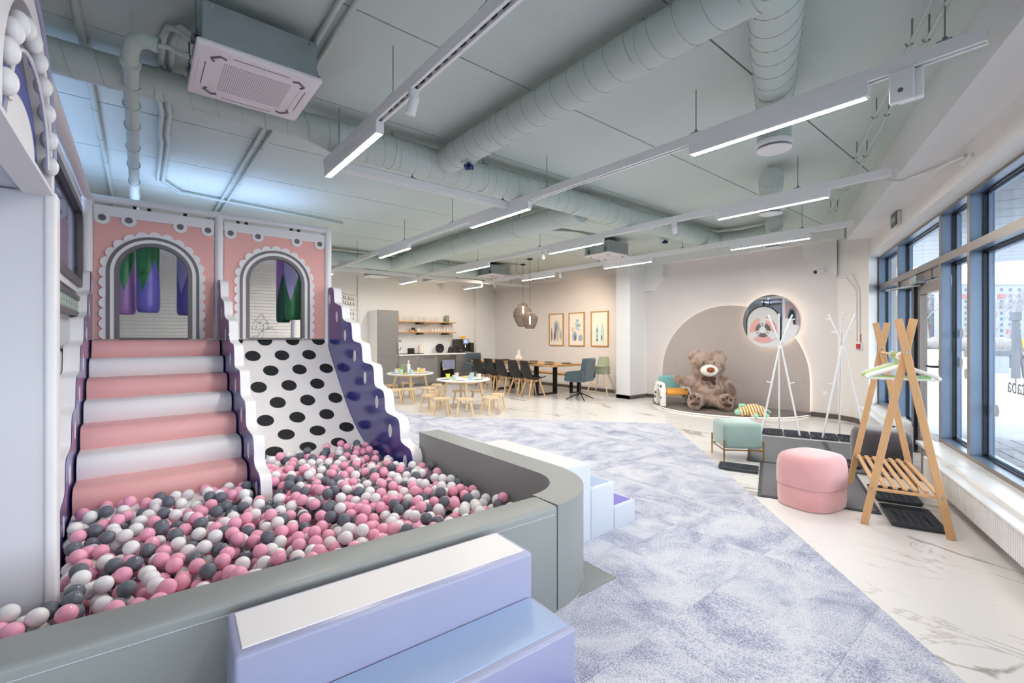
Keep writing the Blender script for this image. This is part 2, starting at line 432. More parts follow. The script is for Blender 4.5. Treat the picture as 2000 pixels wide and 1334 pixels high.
# ================================================================== STRUCTURE
def clip(poly, nx, ny, c):
    out = []
    for i in range(len(poly)):
        a, b = poly[i], poly[(i + 1) % len(poly)]
        da = nx * a[0] + ny * a[1] - c; db = nx * b[0] + ny * b[1] - c
        if da <= 0: out.append(a)
        if da * db < 0:
            k = da / (da - db); out.append((a[0] + (b[0] - a[0]) * k, a[1] + (b[1] - a[1]) * k))
    return out
def room_clip(poly, o):   # keep what lies inside the glazing line shifted by o
    p = W(0, o, 0); return clip(poly, WY, -WX, WY * p.x - WX * p.y)
def slab(name, poly, z0, z1, mat, parent=None):
    return MB().plate([poly], lambda x, y: Vector((x, y, z1)), lambda x, y: Vector((x, y, z0))).obj(name, mat, parent)

room = room_clip([(XL, -4), (XW + .1, -4), (XW + .1, YK + .05), (XL, YK + .05)], -.22)
floor = struct(slab('floor', room, -.12, 0, 'marble'), 'white marble-look floor with grey veins')
# carpet tiles
REGS = [[(6.463, 3.954), (3.849, 6.93), (-.9, 6.93), (-.9, -.9), (1.22, -.95)], [(3.849, 6.93), (3.60, 8.9), (-.9, 8.9), (-.9, 6.93)]]
carpet = struct(bpy.data.objects.new('floor_carpet', None), 'blue-grey carpet tiles with cloudy pattern'); COL.objects.link(carpet)
TS = .6
def in_convex(sq, reg):
    for i in range(len(reg)):
        ax, ay = reg[i]; bx, by = reg[(i + 1) % len(reg)]
        # region runs counter-clockwise: keep the left side
        nx, ny = (by - ay), -(bx - ax)
        sq = clip(sq, nx, ny, nx * ax + ny * ay)
        if len(sq) < 3: return []
    return sq
for reg in REGS:
  for i in range(-2, 12):
    for j in range(-2, 16):
        x0, y0 = i * TS, j * TS; g = .0005
        sq = in_convex([(x0 + g, y0 + g), (x0 + TS - g, y0 + g), (x0 + TS - g, y0 + TS - g), (x0 + g, y0 + TS - g)], reg)
        if len(sq) < 3: continue
        area = abs(sum(sq[k][0] * sq[(k + 1) % len(sq)][1] - sq[(k + 1) % len(sq)][0] * sq[k][1] for k in range(len(sq)))) / 2
        if area < .004: continue
        lx, ly = x0 + TS / 2, y0 + TS / 2; q = random.randint(0, 1) * PI / 2
        R = lambda x, y: (math.cos(-q) * (x - lx) - math.sin(-q) * (y - ly), math.sin(-q) * (x - lx) + math.cos(-q) * (y - ly))
        t = MB().plate([[R(*p) for p in sq]], lambda x, y: Vector((x, y, .007)), lambda x, y: Vector((x, y, .0005))).obj('carpet_tile', 'carpet', carpet)
        t.location = (lx, ly, 0); t.rotation_euler = (0, 0, q)

struct(MB().box(XL - .15, YK, 0, XW + .15, YK + .15, 3.4).obj('wall_back', 'wall'), 'off-white wall behind the kitchen units')
struct(MB().box(XW, 1.75, 0, XW + .15, YK, 3.4).obj('wall_right', 'wall_warm'), 'warm white wall with the round mirror and the pictures')
struct(MB().box(XL - .15, -3.6, 0, XL, YK, 3.4).obj('wall_left', 'wall'))
# window wall: parapet, lintel, beam
wf = struct(MB().box(-4.7, -.1, 0, 6.57, .158, .30, WM).obj('wall_front', 'wall'), 'low white wall under the big windows')
struct(MB().box(7.62, -.1, 0, 9.4, .158, .30, WM).obj('wall_front', 'wall'))
struct(MB().box(-4.7, -.1, 2.60, 9.6, .158, 3.25, WM).obj('wall_front', 'wall'), 'white wall strip above the windows')
struct(MB().box(-4.7, .158, 2.83, 9.05, .466, 3.22, WM).obj('trim_1', 'white_paint'), 'white boxed beam along the window wall')
pts = [(8.97, 2.42), (8.845, 2.17), (8.623, 1.926), tuple(W(9.559, 0, 0)[:2]), tuple(W(9.559, -.22, 0)[:2]), tuple(W(10.1, -.22, 0)[:2]), (9.3, 2.42)]
struct(slab('wall_corner', pts, 0, 3.25, 'wall'), 'white wall corner beside the window')
# column and beams on the right wall
struct(MB().box(8.33, 6.09, 0, XW, 6.46, CEIL + .02).obj('trim_2', 'white_paint'), 'white square column between pictures and mirror')
struct(MB().box(XW - .12, 2.3, 2.97, XW, 6.09, CEIL + .02).obj('trim_3', 'white_paint'), 'white beam above the mirror wall')
struct(MB().box(XW - .12, 6.46, 2.90, XW, YK, CEIL + .02).obj('trim_4', 'wall_warm'), 'warm white beam above the pictures')
struct(MB().box(XW - .75, YK - .14, 0, XW, YK, CEIL + .02).obj('trim_5', 'wall'))
mb = MB(); mb.plate([[(5.62, 2.97), (5.62, 2.66), (5.86, 2.40), (6.09, 2.40), (6.09, 2.97)]], lambda y, z: Vector((XW - .10, y, z)), lambda y, z: Vector((XW + .01, y, z)))
struct(mb.obj('trim_6', 'white_paint'), 'white haunch beside the column')
mb = MB(); mb.plate([[(2.42, 2.97), (2.42, 2.38), (2.75, 2.66), (2.92, 2.72), (2.92, 2.97)]], lambda y, z: Vector((XW - .06, y, z)), lambda y, z: Vector((XW + .01, y, z)))
struct(mb.obj('trim_7', 'wall'), 'white haunch in the corner near the camera')
# baseboards
def bb(name, a, b, h=.08, t=.02):
    a, b = Vector((*a, 0)), Vector((*b, 0)); d = b - a; L = d.length; M = Matrix.Translation(a) @ Matrix.Rotation(math.atan2(d.y, d.x), 4, 'Z')
    return struct(MB().box(0, 0, 0, L, t, h, M).obj(name, 'base_dark'))
bb('baseboard_right', (XW, 5.66), (XW, 6.09))
for a, b in [((XW, 2.81), (XW, 2.42)), ((8.97, 2.42), (8.845, 2.17)), ((8.845, 2.17), (8.64, 1.945)), ((XW, YK), (XW, 6.46))]:
    bb('baseboard_right', b, a)
bb('baseboard_right', (8.33, 6.46), (8.33, 6.09)); bb('baseboard_right', (8.33, 6.09), (XW, 6.09), .08, -.02)
bb('baseboard_back', (7.85, YK), (XW - .75, YK), .08, -.02)
# ceiling slabs
ceil_poly = room_clip([(XL, -4), (XW + .1, -4), (XW + .1, YK + .1), (XL, YK + .1)], -.15)
ceiling = struct(slab('ceiling', ceil_poly, 3.285, 3.42, 'sage_dark'), 'sage green painted concrete ceiling')
k = 0; y = 1.4 - 1.13 * 5
while y < YK:
    p = room_clip([(XL, y + .006), (XW + .05, y + .006), (XW + .05, min(y + 1.124, YK)), (XL, min(y + 1.124, YK))], -.05)
    if len(p) > 2: slab('ceiling_slab', p, CEIL, 3.284, 'sage', ceiling)
    y += 1.13

# ------------------------------------------------------------------ windows and door
ZS, ZT0, ZT1, ZH = .32, 2.09, 2.165, 2.62
def wbox(name, s0, o0, z0, s1, o1, z1, mat, parent, r=0):
    return (MB().rbox(s0, o0, z0, s1, o1, z1, r, 2, WM) if r else MB().box(s0, o0, z0, s1, o1, z1, WM)).obj(name, mat, parent)
def mull(s, parent, z0=ZS, z1=ZH):
    m = wbox('mullion', s - .025, -.075, z0, s + .025, 0, z1, 'frame_sky_reflect', parent)
    wbox('room_reflect_strip', s - .027, 0, z0, s + .027, .006, z1, 'frame_room_reflect', m)  # added strip, painted with the room's reflection on the mullion front
def sash(s0, s1, z0, z1, parent, w=.03):
    for nm, a in (('sash_stile', (s0, -.14, z0, s0 + w, -.105, z1)), ('sash_stile', (s1 - w, -.14, z0, s1, -.105, z1)), ('sash_rail', (s0 + w, -.14, z0, s1 - w, -.105, z0 + w)), ('sash_rail', (s0 + w, -.14, z1 - w, s1 - w, -.105, z1))):
        wbox(nm, *a, 'frame_sky_reflect', parent)
    for a in ((s0 - .004, z0, s0 + .012, z1), (s1 - .012, z0, s1 + .004, z1), (s0 + .012, z0, s1 - .012, z0 + .012), (s0 + .012, z1 - .012, s1 - .012, z1)):
        wbox('gasket', a[0], -.105, a[1], a[2], -.075, a[3], 'frame_dark', parent)
    wbox('pane', s0 + w, -.132, z0 + w, s1 - w, -.126, z1 - w, 'glass', parent)
MUL = [9.535, 8.328, 6.611, 5.866, 3.75, 2.2, .65, -.9, -2.45, -4.4]
for i in range(len(MUL) - 1):
    if i == 1: continue
    s1, s0 = MUL[i], MUL[i + 1]
    w = struct(bpy.data.objects.new('window_%d' % (i + 1), None), ['narrow window at the far corner', '', 'narrow window beside the glazed door', 'large window with the mirrored lettering'][i] if i < 4 else 'large window further along the wall'); COL.objects.link(w)
    if i == 0: mull(s1, w)
    mull(s0, w)
    for z0, z1 in ((ZT0, ZT1), (ZH - .045, ZH), (ZS, ZS + .04)):
        r = wbox('transom', s0 + .025, -.075, z0, s1 - .025, 0, z1, 'frame_sky_reflect', w); wbox('room_reflect_strip', s0 + .027, 0, z0, s1 - .027, .006, z1, 'frame_room_reflect', r)
    sash(s0 + .03, s1 - .03, ZS + .04, ZT0, w); sash(s0 + .03, s1 - .03, ZT1, ZH - .045, w)
d = struct(bpy.data.objects.new('door_1', None), 'glazed entrance door in a dark metal frame'); COL.objects.link(d)
s0, s1 = 6.611, 8.328
mull(s0 + .001, d, 0, ZH - .3 + .3)
for z0, z1 in ((ZT0, ZT1), (ZH - .045, ZH)):
    r = wbox('transom', s0 + .025, -.075, z0, s1 - .025, 0, z1, 'frame_sky_reflect', d); wbox('room_reflect_strip', s0 + .027, 0, z0, s1 - .027, .006, z1, 'frame_room_reflect', r)
sash(s0 + .03, s1 - .03, ZT1, ZH - .045, d)
wbox('header', s0 + .03, -.12, 1.99, s1 - .03, -.02, ZT0, 'frame_room_reflect', d)
wbox('door_post', 7.60, -.12, .0, 7.70, -.005, 1.99, 'frame_dark', d)
wbox('side_panel', 7.70, -.12, .3, 7.80, -.07, 1.99, 'frame_dark', d)
sash(7.80, 8.30, .30, 1.99, d)
lf = wbox('door_leaf', 6.70, -.1, .02, 6.80, -.035, 1.97, 'frame_room_reflect', d)
for a in ((7.48, -.1, .02, 7.58, -.035, 1.97), (6.80, -.1, 1.85, 7.48, -.035, 1.97), (6.80, -.1, .02, 7.48, -.035, .22)):
    wbox('leaf_rail', *a, 'frame_room_reflect', lf)
wbox('pane', 6.80, -.072, .22, 7.48, -.066, 1.85, 'glass', lf)
h = MB(); h.box(6.735, -.035, .98, 6.765, -.022, 1.13, WM); h.tube([W(6.75, -.03, 1.06), W(6.75, .03, 1.06), W(6.78, .04, 1.06), W(6.90, .04, 1.06)], .011, 8); h.obj('door_handle', 'black', lf)
wbox('pull_bar', 6.640, -.03, .55, 6.655, -.012, 1.55, 'gold', d)
c = wbox('door_closer', 7.30, -.06, 1.97, 7.55, .05, 2.06, 'galv', d, .008)
h = MB(); h.tube([W(7.36, -.02, 1.955), W(7.9, .20, 1.95), W(8.33, .05, 1.97)], .012, 6); h.obj('closer_arm', 'galv', d)
h = MB(); h.box(6.95, -.035, 1.98, 7.0, -.02, 2.10, WM); h.obj('latch', 'black', d)
# sills
struct(MB().rbox(-4.5, .0, .29, 6.58, .20, .325, .006, 2, WM).obj('trim_8', 'rad_white'), 'white window sill above the near radiator')
struct(MB().rbox(7.63, .0, .29, 9.30, .19, .325, .006, 2, WM).obj('trim_8', 'rad_white'), 'white window sill in the far corner')

# lettering and round stickers on the glass
mb = text_mesh('staba', .17, .0008)
M = WM @ Matrix.Translation((5.36, -.124, .99)) @ Matrix.Rotation(PI / 2, 4, 'X') @ Matrix.Identity(4)
mb.v = [tuple(M @ Vector(v)) for v in mb.v]
tag(mb.obj('glass_lettering', 'print_grey'), 'grey lettering on the large window, mirrored as seen from inside', 'lettering')
def sticker(s, z, lab):
    tag(MB().cyl(W(s, -.1255, z), W(s, -.1235, z), .05, n=24).obj('glass_dot', 'sticker'), lab, 'sticker', 'round dots on the window glass')
sticker(5.73, .765, 'grey round dot low on the large window pane')
for (s, z, l) in ((6.50, 1.40, 'topmost'), (6.40, 1.22, 'second from top'), (6.52, 1.12, 'third from top'), (6.39, 1.02, 'lowest')):
    sticker(s, z, 'grey round dot on the narrow pane by the door, %s of four' % l)

# ------------------------------------------------------------------ radiators
def radiator(s0, s1, label):
    t = thing('radiator', label, 'radiator', W(s0, .19, .0), WR); L = s1 - s0
    MB().rbox(0, 0, .11, L, .015, .30, .004, 2).obj('back_panel', 'rad_white', t)
    mb = MB(); n = int(L / .028); x = 0; prof = []
    for i in range(n):
        x = i * L / n; w = L / n
        prof += [(x, .098), (x + w * .55, .098), (x + w * .62, .089), (x + w * .93, .089)]
    prof.append((L, .098))
    vs = []; fs = []
    for q, (px_, py_) in enumerate(prof): vs += [Vector((px_, py_, .115)), Vector((px_, py_, .29))]
    for q in range(len(prof) - 1): fs.append((2 * q, 2 * q + 2, 2 * q + 3, 2 * q + 1))
    mb.add(vs, fs); mb.obj('ribbed_front', 'rad_white', t, recalc=False)
    MB().rbox(0, .0, .29, L, .104, .306, .004, 2).obj('top_grille', 'rad_white', t)
    for x in (.0, L - .012): MB().rbox(x, .0, .105, x + .012, .104, .295, .004, 2).obj('side_cover', 'rad_white', t)
    for x in (.3, L - .3): MB().box(x, -.034, .12, x + .04, .0, .25).obj('bracket', 'rad_white', t)
    MB().cyl((-.012, .05, .2), (0, .05, .2), .012).obj('valve', 'chrome', t)
    return t
radiator(2.6, 5.884, 'long low white ribbed radiator under the large near window')
radiator(7.66, 9.25, 'short low white radiator in the far corner by the coat rack')

# exit sign on the window wall
t = thing('exit_sign', 'small dark green exit sign above the door on the wall', 'sign', W(7.35, .16, 2.67), WR)
MB().rbox(0, .0, 0, .26, .035, .15, .004, 2).obj('housing', 'white_paint', t)
MB().box(-.002, .036, -.002, .262, .046, .152).obj('plate', 'sign_green', t)
mb = text_mesh('IZEJA', .075, .001); M = Matrix.Translation((.13, .0475, .075)) @ Matrix.Rotation(PI, 4, 'Z') @ Matrix.Rotation(PI / 2, 4, 'X')
mb.v = [tuple(M @ Vector(v)) for v in mb.v]; mb.obj('lettering', 'sign_text', t)
# cable duct on the beam soffit, alarm button, camera, sockets
t = tag(MB().tube([W(6.02, .52, 2.83), W(6.05, .40, 2.818), W(5.75, .24, 2.80), W(5.35, .17, 2.76)], .011, 6).obj('cable', 'white_paint'), 'white cable looping from the track end to the window wall', 'cable')
MB().rbox(5.2, .158, 2.70, 5.40, .178, 2.73, .003, 2, WM).obj('cable_duct', 'white_paint', t)
t = thing('fire_alarm_button', 'red fire alarm button on a white base beside the window', 'alarm button', (8.735, 2.05, 1.22), WR + .46)
MB().rbox(-.05, .0, -.05, .05, .035, .05, .006, 2).obj('base', 'white_paint', t); MB().rbox(-.04, .03, -.038, .04, .05, .038, .005, 2).obj('cover', 'red', t)
MB().box(-.004, .0, .05, .004, .006, .19).obj('cable', 'red', t)
t = thing('security_camera', 'white bullet security camera with black lens high in the corner', 'camera', (8.895, 2.62, 2.50), 0)
MB().lathe([(.0, 0), (.05, 0), (.05, .03), (.02, .05)], M=Matrix.Rotation(-PI / 2, 4, 'Y')).obj('mount', 'white_paint', t, True)
MB().cyl((-.04, 0, -.01), (-.16, .05, -.05), .035, .035).obj('body', 'white_paint', t, True)
MB().cyl((-.155, .048, -.048), (-.168, .053, -.052), .03, .03).obj('lens', 'black_gloss', t, True)
def socket(p, lab, rz=0):
    t = thing('socket', lab, 'socket', p, rz)
    MB().rbox(-.008, -.04, -.04, 0, .04, .04, .003, 2).obj('plate', 'white_paint', t); MB().cyl((-.009, 0, 0), (-.007, 0, 0), .022).obj('insert', 'panel_grey' if False else 'rad_white', t)
socket((XW, 5.83, .35), 'white wall socket left of the grey arch panel'); socket((XW, 2.60, .42), 'white wall socket right of the grey arch panel')
# white conduits in the corner
for i, (dx, lab) in enumerate(((0, 'white conduit bending down the wall corner, outer one'), (.05, 'white conduit bending down the wall corner, inner one'))):
    a = Vector((8.89 - dx * .9, 2.28 - dx * 1.6, 0))
    tag(MB().tube([(8.955, 2.45 - dx, 2.9), (8.955, 2.45 - dx, 2.33 + dx), (a.x, a.y, 2.33 + dx), (8.78 - dx, 2.12 - dx, 2.1), (8.78 - dx, 2.12 - dx, 1.3)], .009, 6).obj('wall_conduit', 'wall'), lab, 'conduit', 'corner conduits')

# ================================================================== CEILING SERVICES
def duct(name, pts_r, label, rings=(), pitch=.15, cat='duct'):
    """straight runs of spiral duct: list of (point, radius)"""
    t = thing(name, label, cat, (0, 0, 0))
    mb = MB(); mb.tube([p for p, r in pts_r], 0, 28, rs=[r for p, r in pts_r]); mb.obj('pipe', 'sage_pipe', t, True)
    sm = MB()
    for (p0, r0), (p1, r1) in zip(pts_r, pts_r[1:]):
        p0, p1 = Vector(p0), Vector(p1); d = p1 - p0; L = d.length
        if L < .3: continue
        d.normalize(); u = d.cross(Vector((0, 0, 1))).normalized(); w = d.cross(u); n = max(2, int(L / pitch * 16)); path = []
        for i in range(n + 1):
            a = 2 * PI * i / 16; rr = r0 + (r1 - r0) * i / n + .001
            path.append(p0 + d * (L * i / n) + (u * math.cos(a) + w * math.sin(a)) * rr)
        sm.tube(path, .0028, 4)
    if sm.v: sm.obj('spiral_seam', 'sage_seam', t)
    for p, ax, r in rings:
        p = Vector(p); ax = Vector(ax).normalized()
        MB().cyl(p - ax * .02, p + ax * .02, r + .006, n=28).obj('clamp_ring', 'sage_pipe', t, True)
        MB().cyl(p + Vector((0, 0, r)), (p.x, p.y, CEIL), .005, n=6).obj('hanger_rod', 'sage_dark', t)
    return t
YD = 3.83
duct('air_duct', [((-4.1, YD, 3.04), .10), ((1.02, YD, 3.04), .10), ((1.32, YD, 3.01), .14), ((7.75, YD, 3.01), .14)], 'long sage green spiral duct crossing the ceiling over the slide',
     [((.1, YD, 3.04), (1, 0, 0), .10), ((1.75, YD, 3.01), (1, 0, 0), .14), ((2.75, YD, 3.01), (1, 0, 0), .14), ((4.1, YD, 3.01), (1, 0, 0), .14), ((4.85, YD, 3.01), (1, 0, 0), .14), ((6.3, YD, 3.01), (1, 0, 0), .14)])
duct('air_duct', [((2.25, YD - .13, 3.03), .125), ((2.25, .62, 3.03), .125)], 'sage green spiral duct branching towards the windows, nearest the camera',
     [((2.25, 2.9, 3.03), (0, 1, 0), .125), ((2.25, 1.55, 3.03), (0, 1, 0), .125), ((2.25, .95, 3.03), (0, 1, 0), .125)])
duct('air_duct', [((4.4, YD + .14, 2.99), .15), ((4.4, 9.36, 2.99), .15)], 'wide sage green duct running back above the small tables',
     [((4.4, 5.2, 2.99), (0, 1, 0), .15), ((4.4, 6.9, 2.99), (0, 1, 0), .15), ((4.4, 8.4, 2.99), (0, 1, 0), .15)], pitch=.9)
duct('air_duct', [((-1.0, 9.52, 2.99), .15), ((7.6, 9.52, 2.99), .15)], 'sage green duct across the back of the room near the kitchen',
     [((2.9, 9.52, 2.99), (1, 0, 0), .15), ((5.8, 9.52, 2.99), (1, 0, 0), .15)], pitch=.9)
# window-side ducts ending in round valves
def drop(p, frm, lab):
    p = Vector(p); t = duct('air_duct', frm + [((p.x - .12 * WX, p.y - .12 * WY, 3.02), .115), ((p.x - .02 * WX, p.y - .02 * WY, 2.99), .115), ((p.x, p.y, 2.93), .115), ((p.x, p.y, 2.82), .115)], lab)
    MB().cyl((p.x - .02 * WX, p.y - .02 * WY, 2.97), (p.x - .02 * WX, p.y - .02 * WY, CEIL), .006, n=6).obj('hanger_rod', 'sage_dark', t)
    v = MB(); v.lathe([(0, 2.79), (.118, 2.79), (.125, 2.80), (.125, 2.825), (.115, 2.83)], (p.x, p.y, 0), 32); v.obj('valve_rim', 'white_paint', t, True)
    v = MB(); v.lathe([(0, 2.765), (.112, 2.765), (.118, 2.772), (.10, 2.782), (.03, 2.79)], (p.x, p.y, 0), 32); v.obj('valve_disc', 'white_paint', t, True)
P1 = Vector((3.69, 1.40, 0)); P2 = Vector((5.58, 2.15, 0)); P3 = Vector((7.72, 2.93, 0))
drop(P1, [((2.05, .765, 3.02), .125), ((2.6, .977, 3.02), .125)], 'sage green duct with a white round air valve, nearest the camera')
drop(P2, [((5.1, 1.96, 3.02), .115)], 'sage green duct with a white round air valve, middle one of three')
drop(P3, [((7.2, 2.73, 3.02), .115)], 'sage green duct with a white round air valve, farthest by the mirror wall')
duct('air_duct', [((7.62, YD, 3.01), .14), ((7.70, 3.4, 3.01), .12), ((7.62, 2.93, 3.02), .115)], 'short sage green duct joining the long duct to the farthest valve')
for (x, y, lab) in ((2.25, 3.35, 'blue knob damper under the near branch duct'), (6.3, 3.95, 'blue knob damper under the long duct by the mirror wall')):
    t = thing('duct_damper', lab, 'damper', (x, y, 2.90 if x < 3 else 2.87))
    MB().box(-.05, -.06, 0, .05, .06, .05).obj('bracket', 'sage_pipe', t)
    mb = MB(); mb.box(-.045, -.012, -.05, .045, .012, -.02); mb.box(-.012, -.045, -.05, .012, .045, -.02); mb.cyl((0, 0, -.06), (0, 0, 0), .015, n=10); mb.obj('knob', 'duct_blue', t)

# grey pipes and conduits
def pipe(name, path, r, label, clamps=(), mat='sage_pipe', cat='pipe', group=None, n=12):
    t = thing(name, label, cat, (0, 0, 0), group=group)
    MB().tube(path, r, n).obj('run', mat, t, True)
    for p, ax in clamps:
        p = Vector(p); ax = Vector(ax).normalized(); MB().cyl(p - ax * .012, p + ax * .012, r * 1.22, n=16).obj('collar', mat, t, True)
    return t
ys = [3.47, 3.78, 4.1, 4.5, 5.0, 5.5, 6.1, 6.7]
t = pipe('drain_pipe', [(.085, 3.24, 3.0), (.03, 3.25, 3.015), (-.02, 3.29, 3.01), (-.04, 3.37, 2.985), (-.04, 3.5, 2.975)] + [(-.04, y, 2.975 - (y - 3) * .005) for y in (3.7, 5.0, 8.6)], .042, 'grey drain pipe with collars hanging above the stairs', [((-.04, y, 2.968), (0, 1, 0)) for y in ys])
MB().tube(chaikin([(.085, 3.24, 3.0), (.13, 3.22, 3.0), (.17, 3.19, 2.97), (.225, 3.17, 2.96)], 1), .014, 8).obj('hose', 'sage_pipe', t, True)
MB().cyl((-.03, 3.35, 3.0), (-.03, 3.35, CEIL), .005, n=6).obj('hanger_rod', 'sage_pipe', t)
pipe('ceiling_conduit', [(-.27, -.5, 3.18), (-.27, 11.8, 3.18)], .02, 'grey ceiling conduit left of the drain pipe', [((-.27, y, 3.18), (0, 1, 0)) for y in (1.5, 2.7, 4.2, 4.9, 5.6, 6.3)])
for k, lab in ((0, 'left'), (1, 'right')):
    x = .84 + .07 * k
    pipe('ceiling_conduit', [(x, -.5, 3.175), (x, 11.8, 3.175)], .016, 'thin grey ceiling conduit, %s one of the pair behind the air conditioner' % lab, [((x, y, 3.175), (0, 1, 0)) for y in (.9, 4.9, 6.2)], group='conduit pair on the ceiling')
for k in (0, 1):
    x = .11 + .05 * k
    pipe('coolant_line', [(.24, 3.22 - .05 * k, 3.08), (.19, 3.25 - .04 * k, 3.13), (x + .02, 3.32 - .03 * k, 3.165), (x, 3.45, 3.165), (x, 4.3, 3.165), (x + .03, 4.6, 3.165), (x + .03, 5.1, 3.165), (x + .05, 5.3, 3.165), (x + .05, 6.6, 3.165), (x + .25, 7.0, 3.165), (2.5, 7.3, 3.165)], .018, 'insulated grey coolant line leaving the air conditioner, %s of two' % ('left', 'right')[k], group='coolant lines')
for k, off in enumerate((.765, .69)):
    t = pipe('ceiling_conduit', [W(1.0, off, 3.07), W(9.1, off, 3.07)], .012, 'thin sage conduit on hooks along the window beam, %s' % ('inner one', 'outer one')[k], group='conduits along the window beam')
    for s in (3.1, 4.0, 5.0, 5.9, 7.0, 8.0):
        MB().tube([W(s, off, CEIL), W(s, off, 3.05), W(s, off + .02, 3.045), W(s, off + .03, 3.065)], .005, 5).obj('hook', 'sage_dark', t)
# rolled cables above the back
for k in range(3):
    pipe('ceiling_cable', chaikin([(4.75 + .03 * k, 8.9, 3.10), (4.78, 7.9, 3.02), (4.8 + .04 * k, 6.6, 3.03), (4.85, 5.6, 3.06), (4.9, 5.0 + .1 * k, 3.04), (5.1, 4.75, 2.98), (5.5, 4.7 - .05 * k, 2.95)], 2), .012, 'dark grey cable looping beside the wide duct, %s of three' % ('first', 'second', 'third')[k], mat='sage_dark', cat='cable', group='cables beside the wide duct', n=6)

# air conditioners
def aircon(x, y, label, full=True):
    t = thing('ceiling_air_conditioner', label, 'air conditioner', (x, y, 2.87))
    b = MB().rbox(-.285, -.285, .03, .285, .285, .245, .006, 2).obj('casing', 'galv', t)
    p = MB().rbox(-.31, -.31, 0, .31, .31, .032, .012, 3).obj('panel', 'ac_white', t, True)
    MB().box(-.17, -.17, -.0015, .17, .17, .002).obj('intake_grille', 'ac_grille', p)
    for a in range(4):
        M = Matrix.Rotation(a * PI / 2, 4, 'Z')
        MB().rbox(-.16, -.285, -.003, .16, -.225, .004, .003, 2, M=M).obj('louvre', 'ac_white', p)
        MB().box(-.14, -.258, -.0042, .14, -.253, .0, M=M).obj('slot', 'panel_grey', p)
        pa = arc(0, 0, .302, 222 + 90 * a, 228 + 90 * a, 3)
        MB().tube([(M @ Vector(v)) for v in [(-.168, -.222, -.001), (-.195, -.235, -.001), (-.235, -.195, -.001), (-.222, -.168, -.001)]], .007, 6).obj('slot', 'panel_grey', p)
    for sx in (-1, 1):
        for sy in (-1, 1):
            MB().cyl((sx * .305, sy * .2, .10), (sx * .305, sy * .2, CEIL - 2.87), .005, n=6).obj('hanger_rod', 'steel', t)
            mb = MB(); mb.box(sx * .285, sy * .2 - .03, .08, sx * .32, sy * .2 + .03, .085); mb.box(sx * .285, sy * .2 - .03, .05, sx * .289, sy * .2 + .03, .12); mb.cyl((sx * .305, sy * .2, .05), (sx * .305, sy * .2, .12), .011, n=6); mb.obj('bracket', 'steel', t)
    for i in range(5): MB().cyl((-.24 + i * .12, -.287, .22), (-.24 + i * .12, -.285, .22), .005, n=8).obj('rivet', 'chrome', b)
    return t
ac = aircon(.535, 3.12, 'square ceiling air conditioner with white panel, nearest above the ball pit')
dup(ac, (6.79, 5.49, 2.87), None, 'square ceiling air conditioner between the pictures and the mirror wall')
dup(ac, (6.83, 9.05, 2.87), None, 'square ceiling air conditioner in front of the kitchen, farthest away')

# light tracks
ZT = 2.80
def track(p0, p1, rods, label):
    p0, p1 = Vector(p0), Vector(p1); L = (p1 - p0).length; rz = math.atan2(p1.y - p0.y, p1.x - p0.x)
    t = thing('light_track', label, 'light track', (p0.x, p0.y, ZT), rz, 'white lighting tracks')
    mb = MB(); prof = [(-.03, .07), (-.03, 0), (-.012, 0), (-.012, .03), (.012, .03), (.012, 0), (.03, 0), (.03, .07)]
    mb.plate([prof], lambda y, z: Vector((0, y, z)), lambda y, z: Vector((L, y, z))); mb.obj('rail', 'track_white', t)
    MB().box(-.004, -.03, 0, .0, .03, .07).obj('end_cap', 'rad_white', t); MB().box(L, -.03, 0, L + .004, .03, .07).obj('end_cap', 'rad_white', t)
    for r in rods:
        MB().cyl((r, 0, .07), (r, 0, CEIL - ZT), .004, n=6).obj('suspension_rod', 'sage_dark', t)
        mb = MB(); mb.box(r - .03, -.025, .07, r + .03, .025, .08); mb.cyl((r, 0, .075), (r, 0, .10), .012, n=8); mb.obj('suspension_clip', 'steel', t)
    return t
TX = [1.24, 3.2, 5.18, 7.13]
t = track((TX[0], -.8, 0), (TX[0], 4.0, 0), [.4, 2.5, 3.5, 4.5], 'white track over the ball pit, nearest the camera')
for i in range(60):
    MB().box(.05 + i * .085, -.008, .012, .09 + i * .085, .008, .03).obj('contact_slot', 'black', t) if .05 + i * .085 < 3.6 else None
track((TX[1], .25, 0), (TX[1], 10.9, 0), [.15, 1.5, 3.1, 4.9, 6.3, 8.3, 10], 'long white track from the near window end to the back, over the carpet edge')
track((TX[2], .99, 0), (TX[2], 10.9, 0), [.75, 2.8, 4.6, 6.4, 8.2, 9.6], 'long white track ending at the white cable, over the small tables')
track((TX[3], 1.74, 0), (TX[3], 10.9, 0), [.6, 2.4, 4.2, 6.0, 8.4], 'long white track over the coat racks and dining table, farthest right')
track((TX[0] + .03, 3.97, 0), (TX[1] - .03, 3.97, 0), [.75, 1.85], 'short white cross track between the two nearest tracks')
track((-.5, 9.93, 0), (8.83, 9.93, 0), [1.2, 3.3, 4.7, 6.8, 8.6], 'long white cross track in front of the kitchen')
def lamp(x, y0, y1, label):
    t = thing('linear_lamp', label, 'lamp', (x, y0, ZT - .08), 0, 'glowing linear track lamps')
    L = y1 - y0
    MB().box(-.028, 0, .006, .028, L, .08).obj('housing', 'track_white', t)
    mb = MB(); mb.box(-.023, .012, .0, .023, L - .012, .007); mb.mi = [1, 0, 0, 0, 0, 0]; mb.obj('diffuser', ['track_white', 'lamp_warm'], t)
NTH = ['first', 'second', 'third', 'fourth']
lamp(TX[0], .0, 1.1, 'glowing linear lamp on the nearest track right above the camera')
lamp(TX[0], 2.90, 3.99, 'glowing linear lamp at the end of the nearest track above the slide')
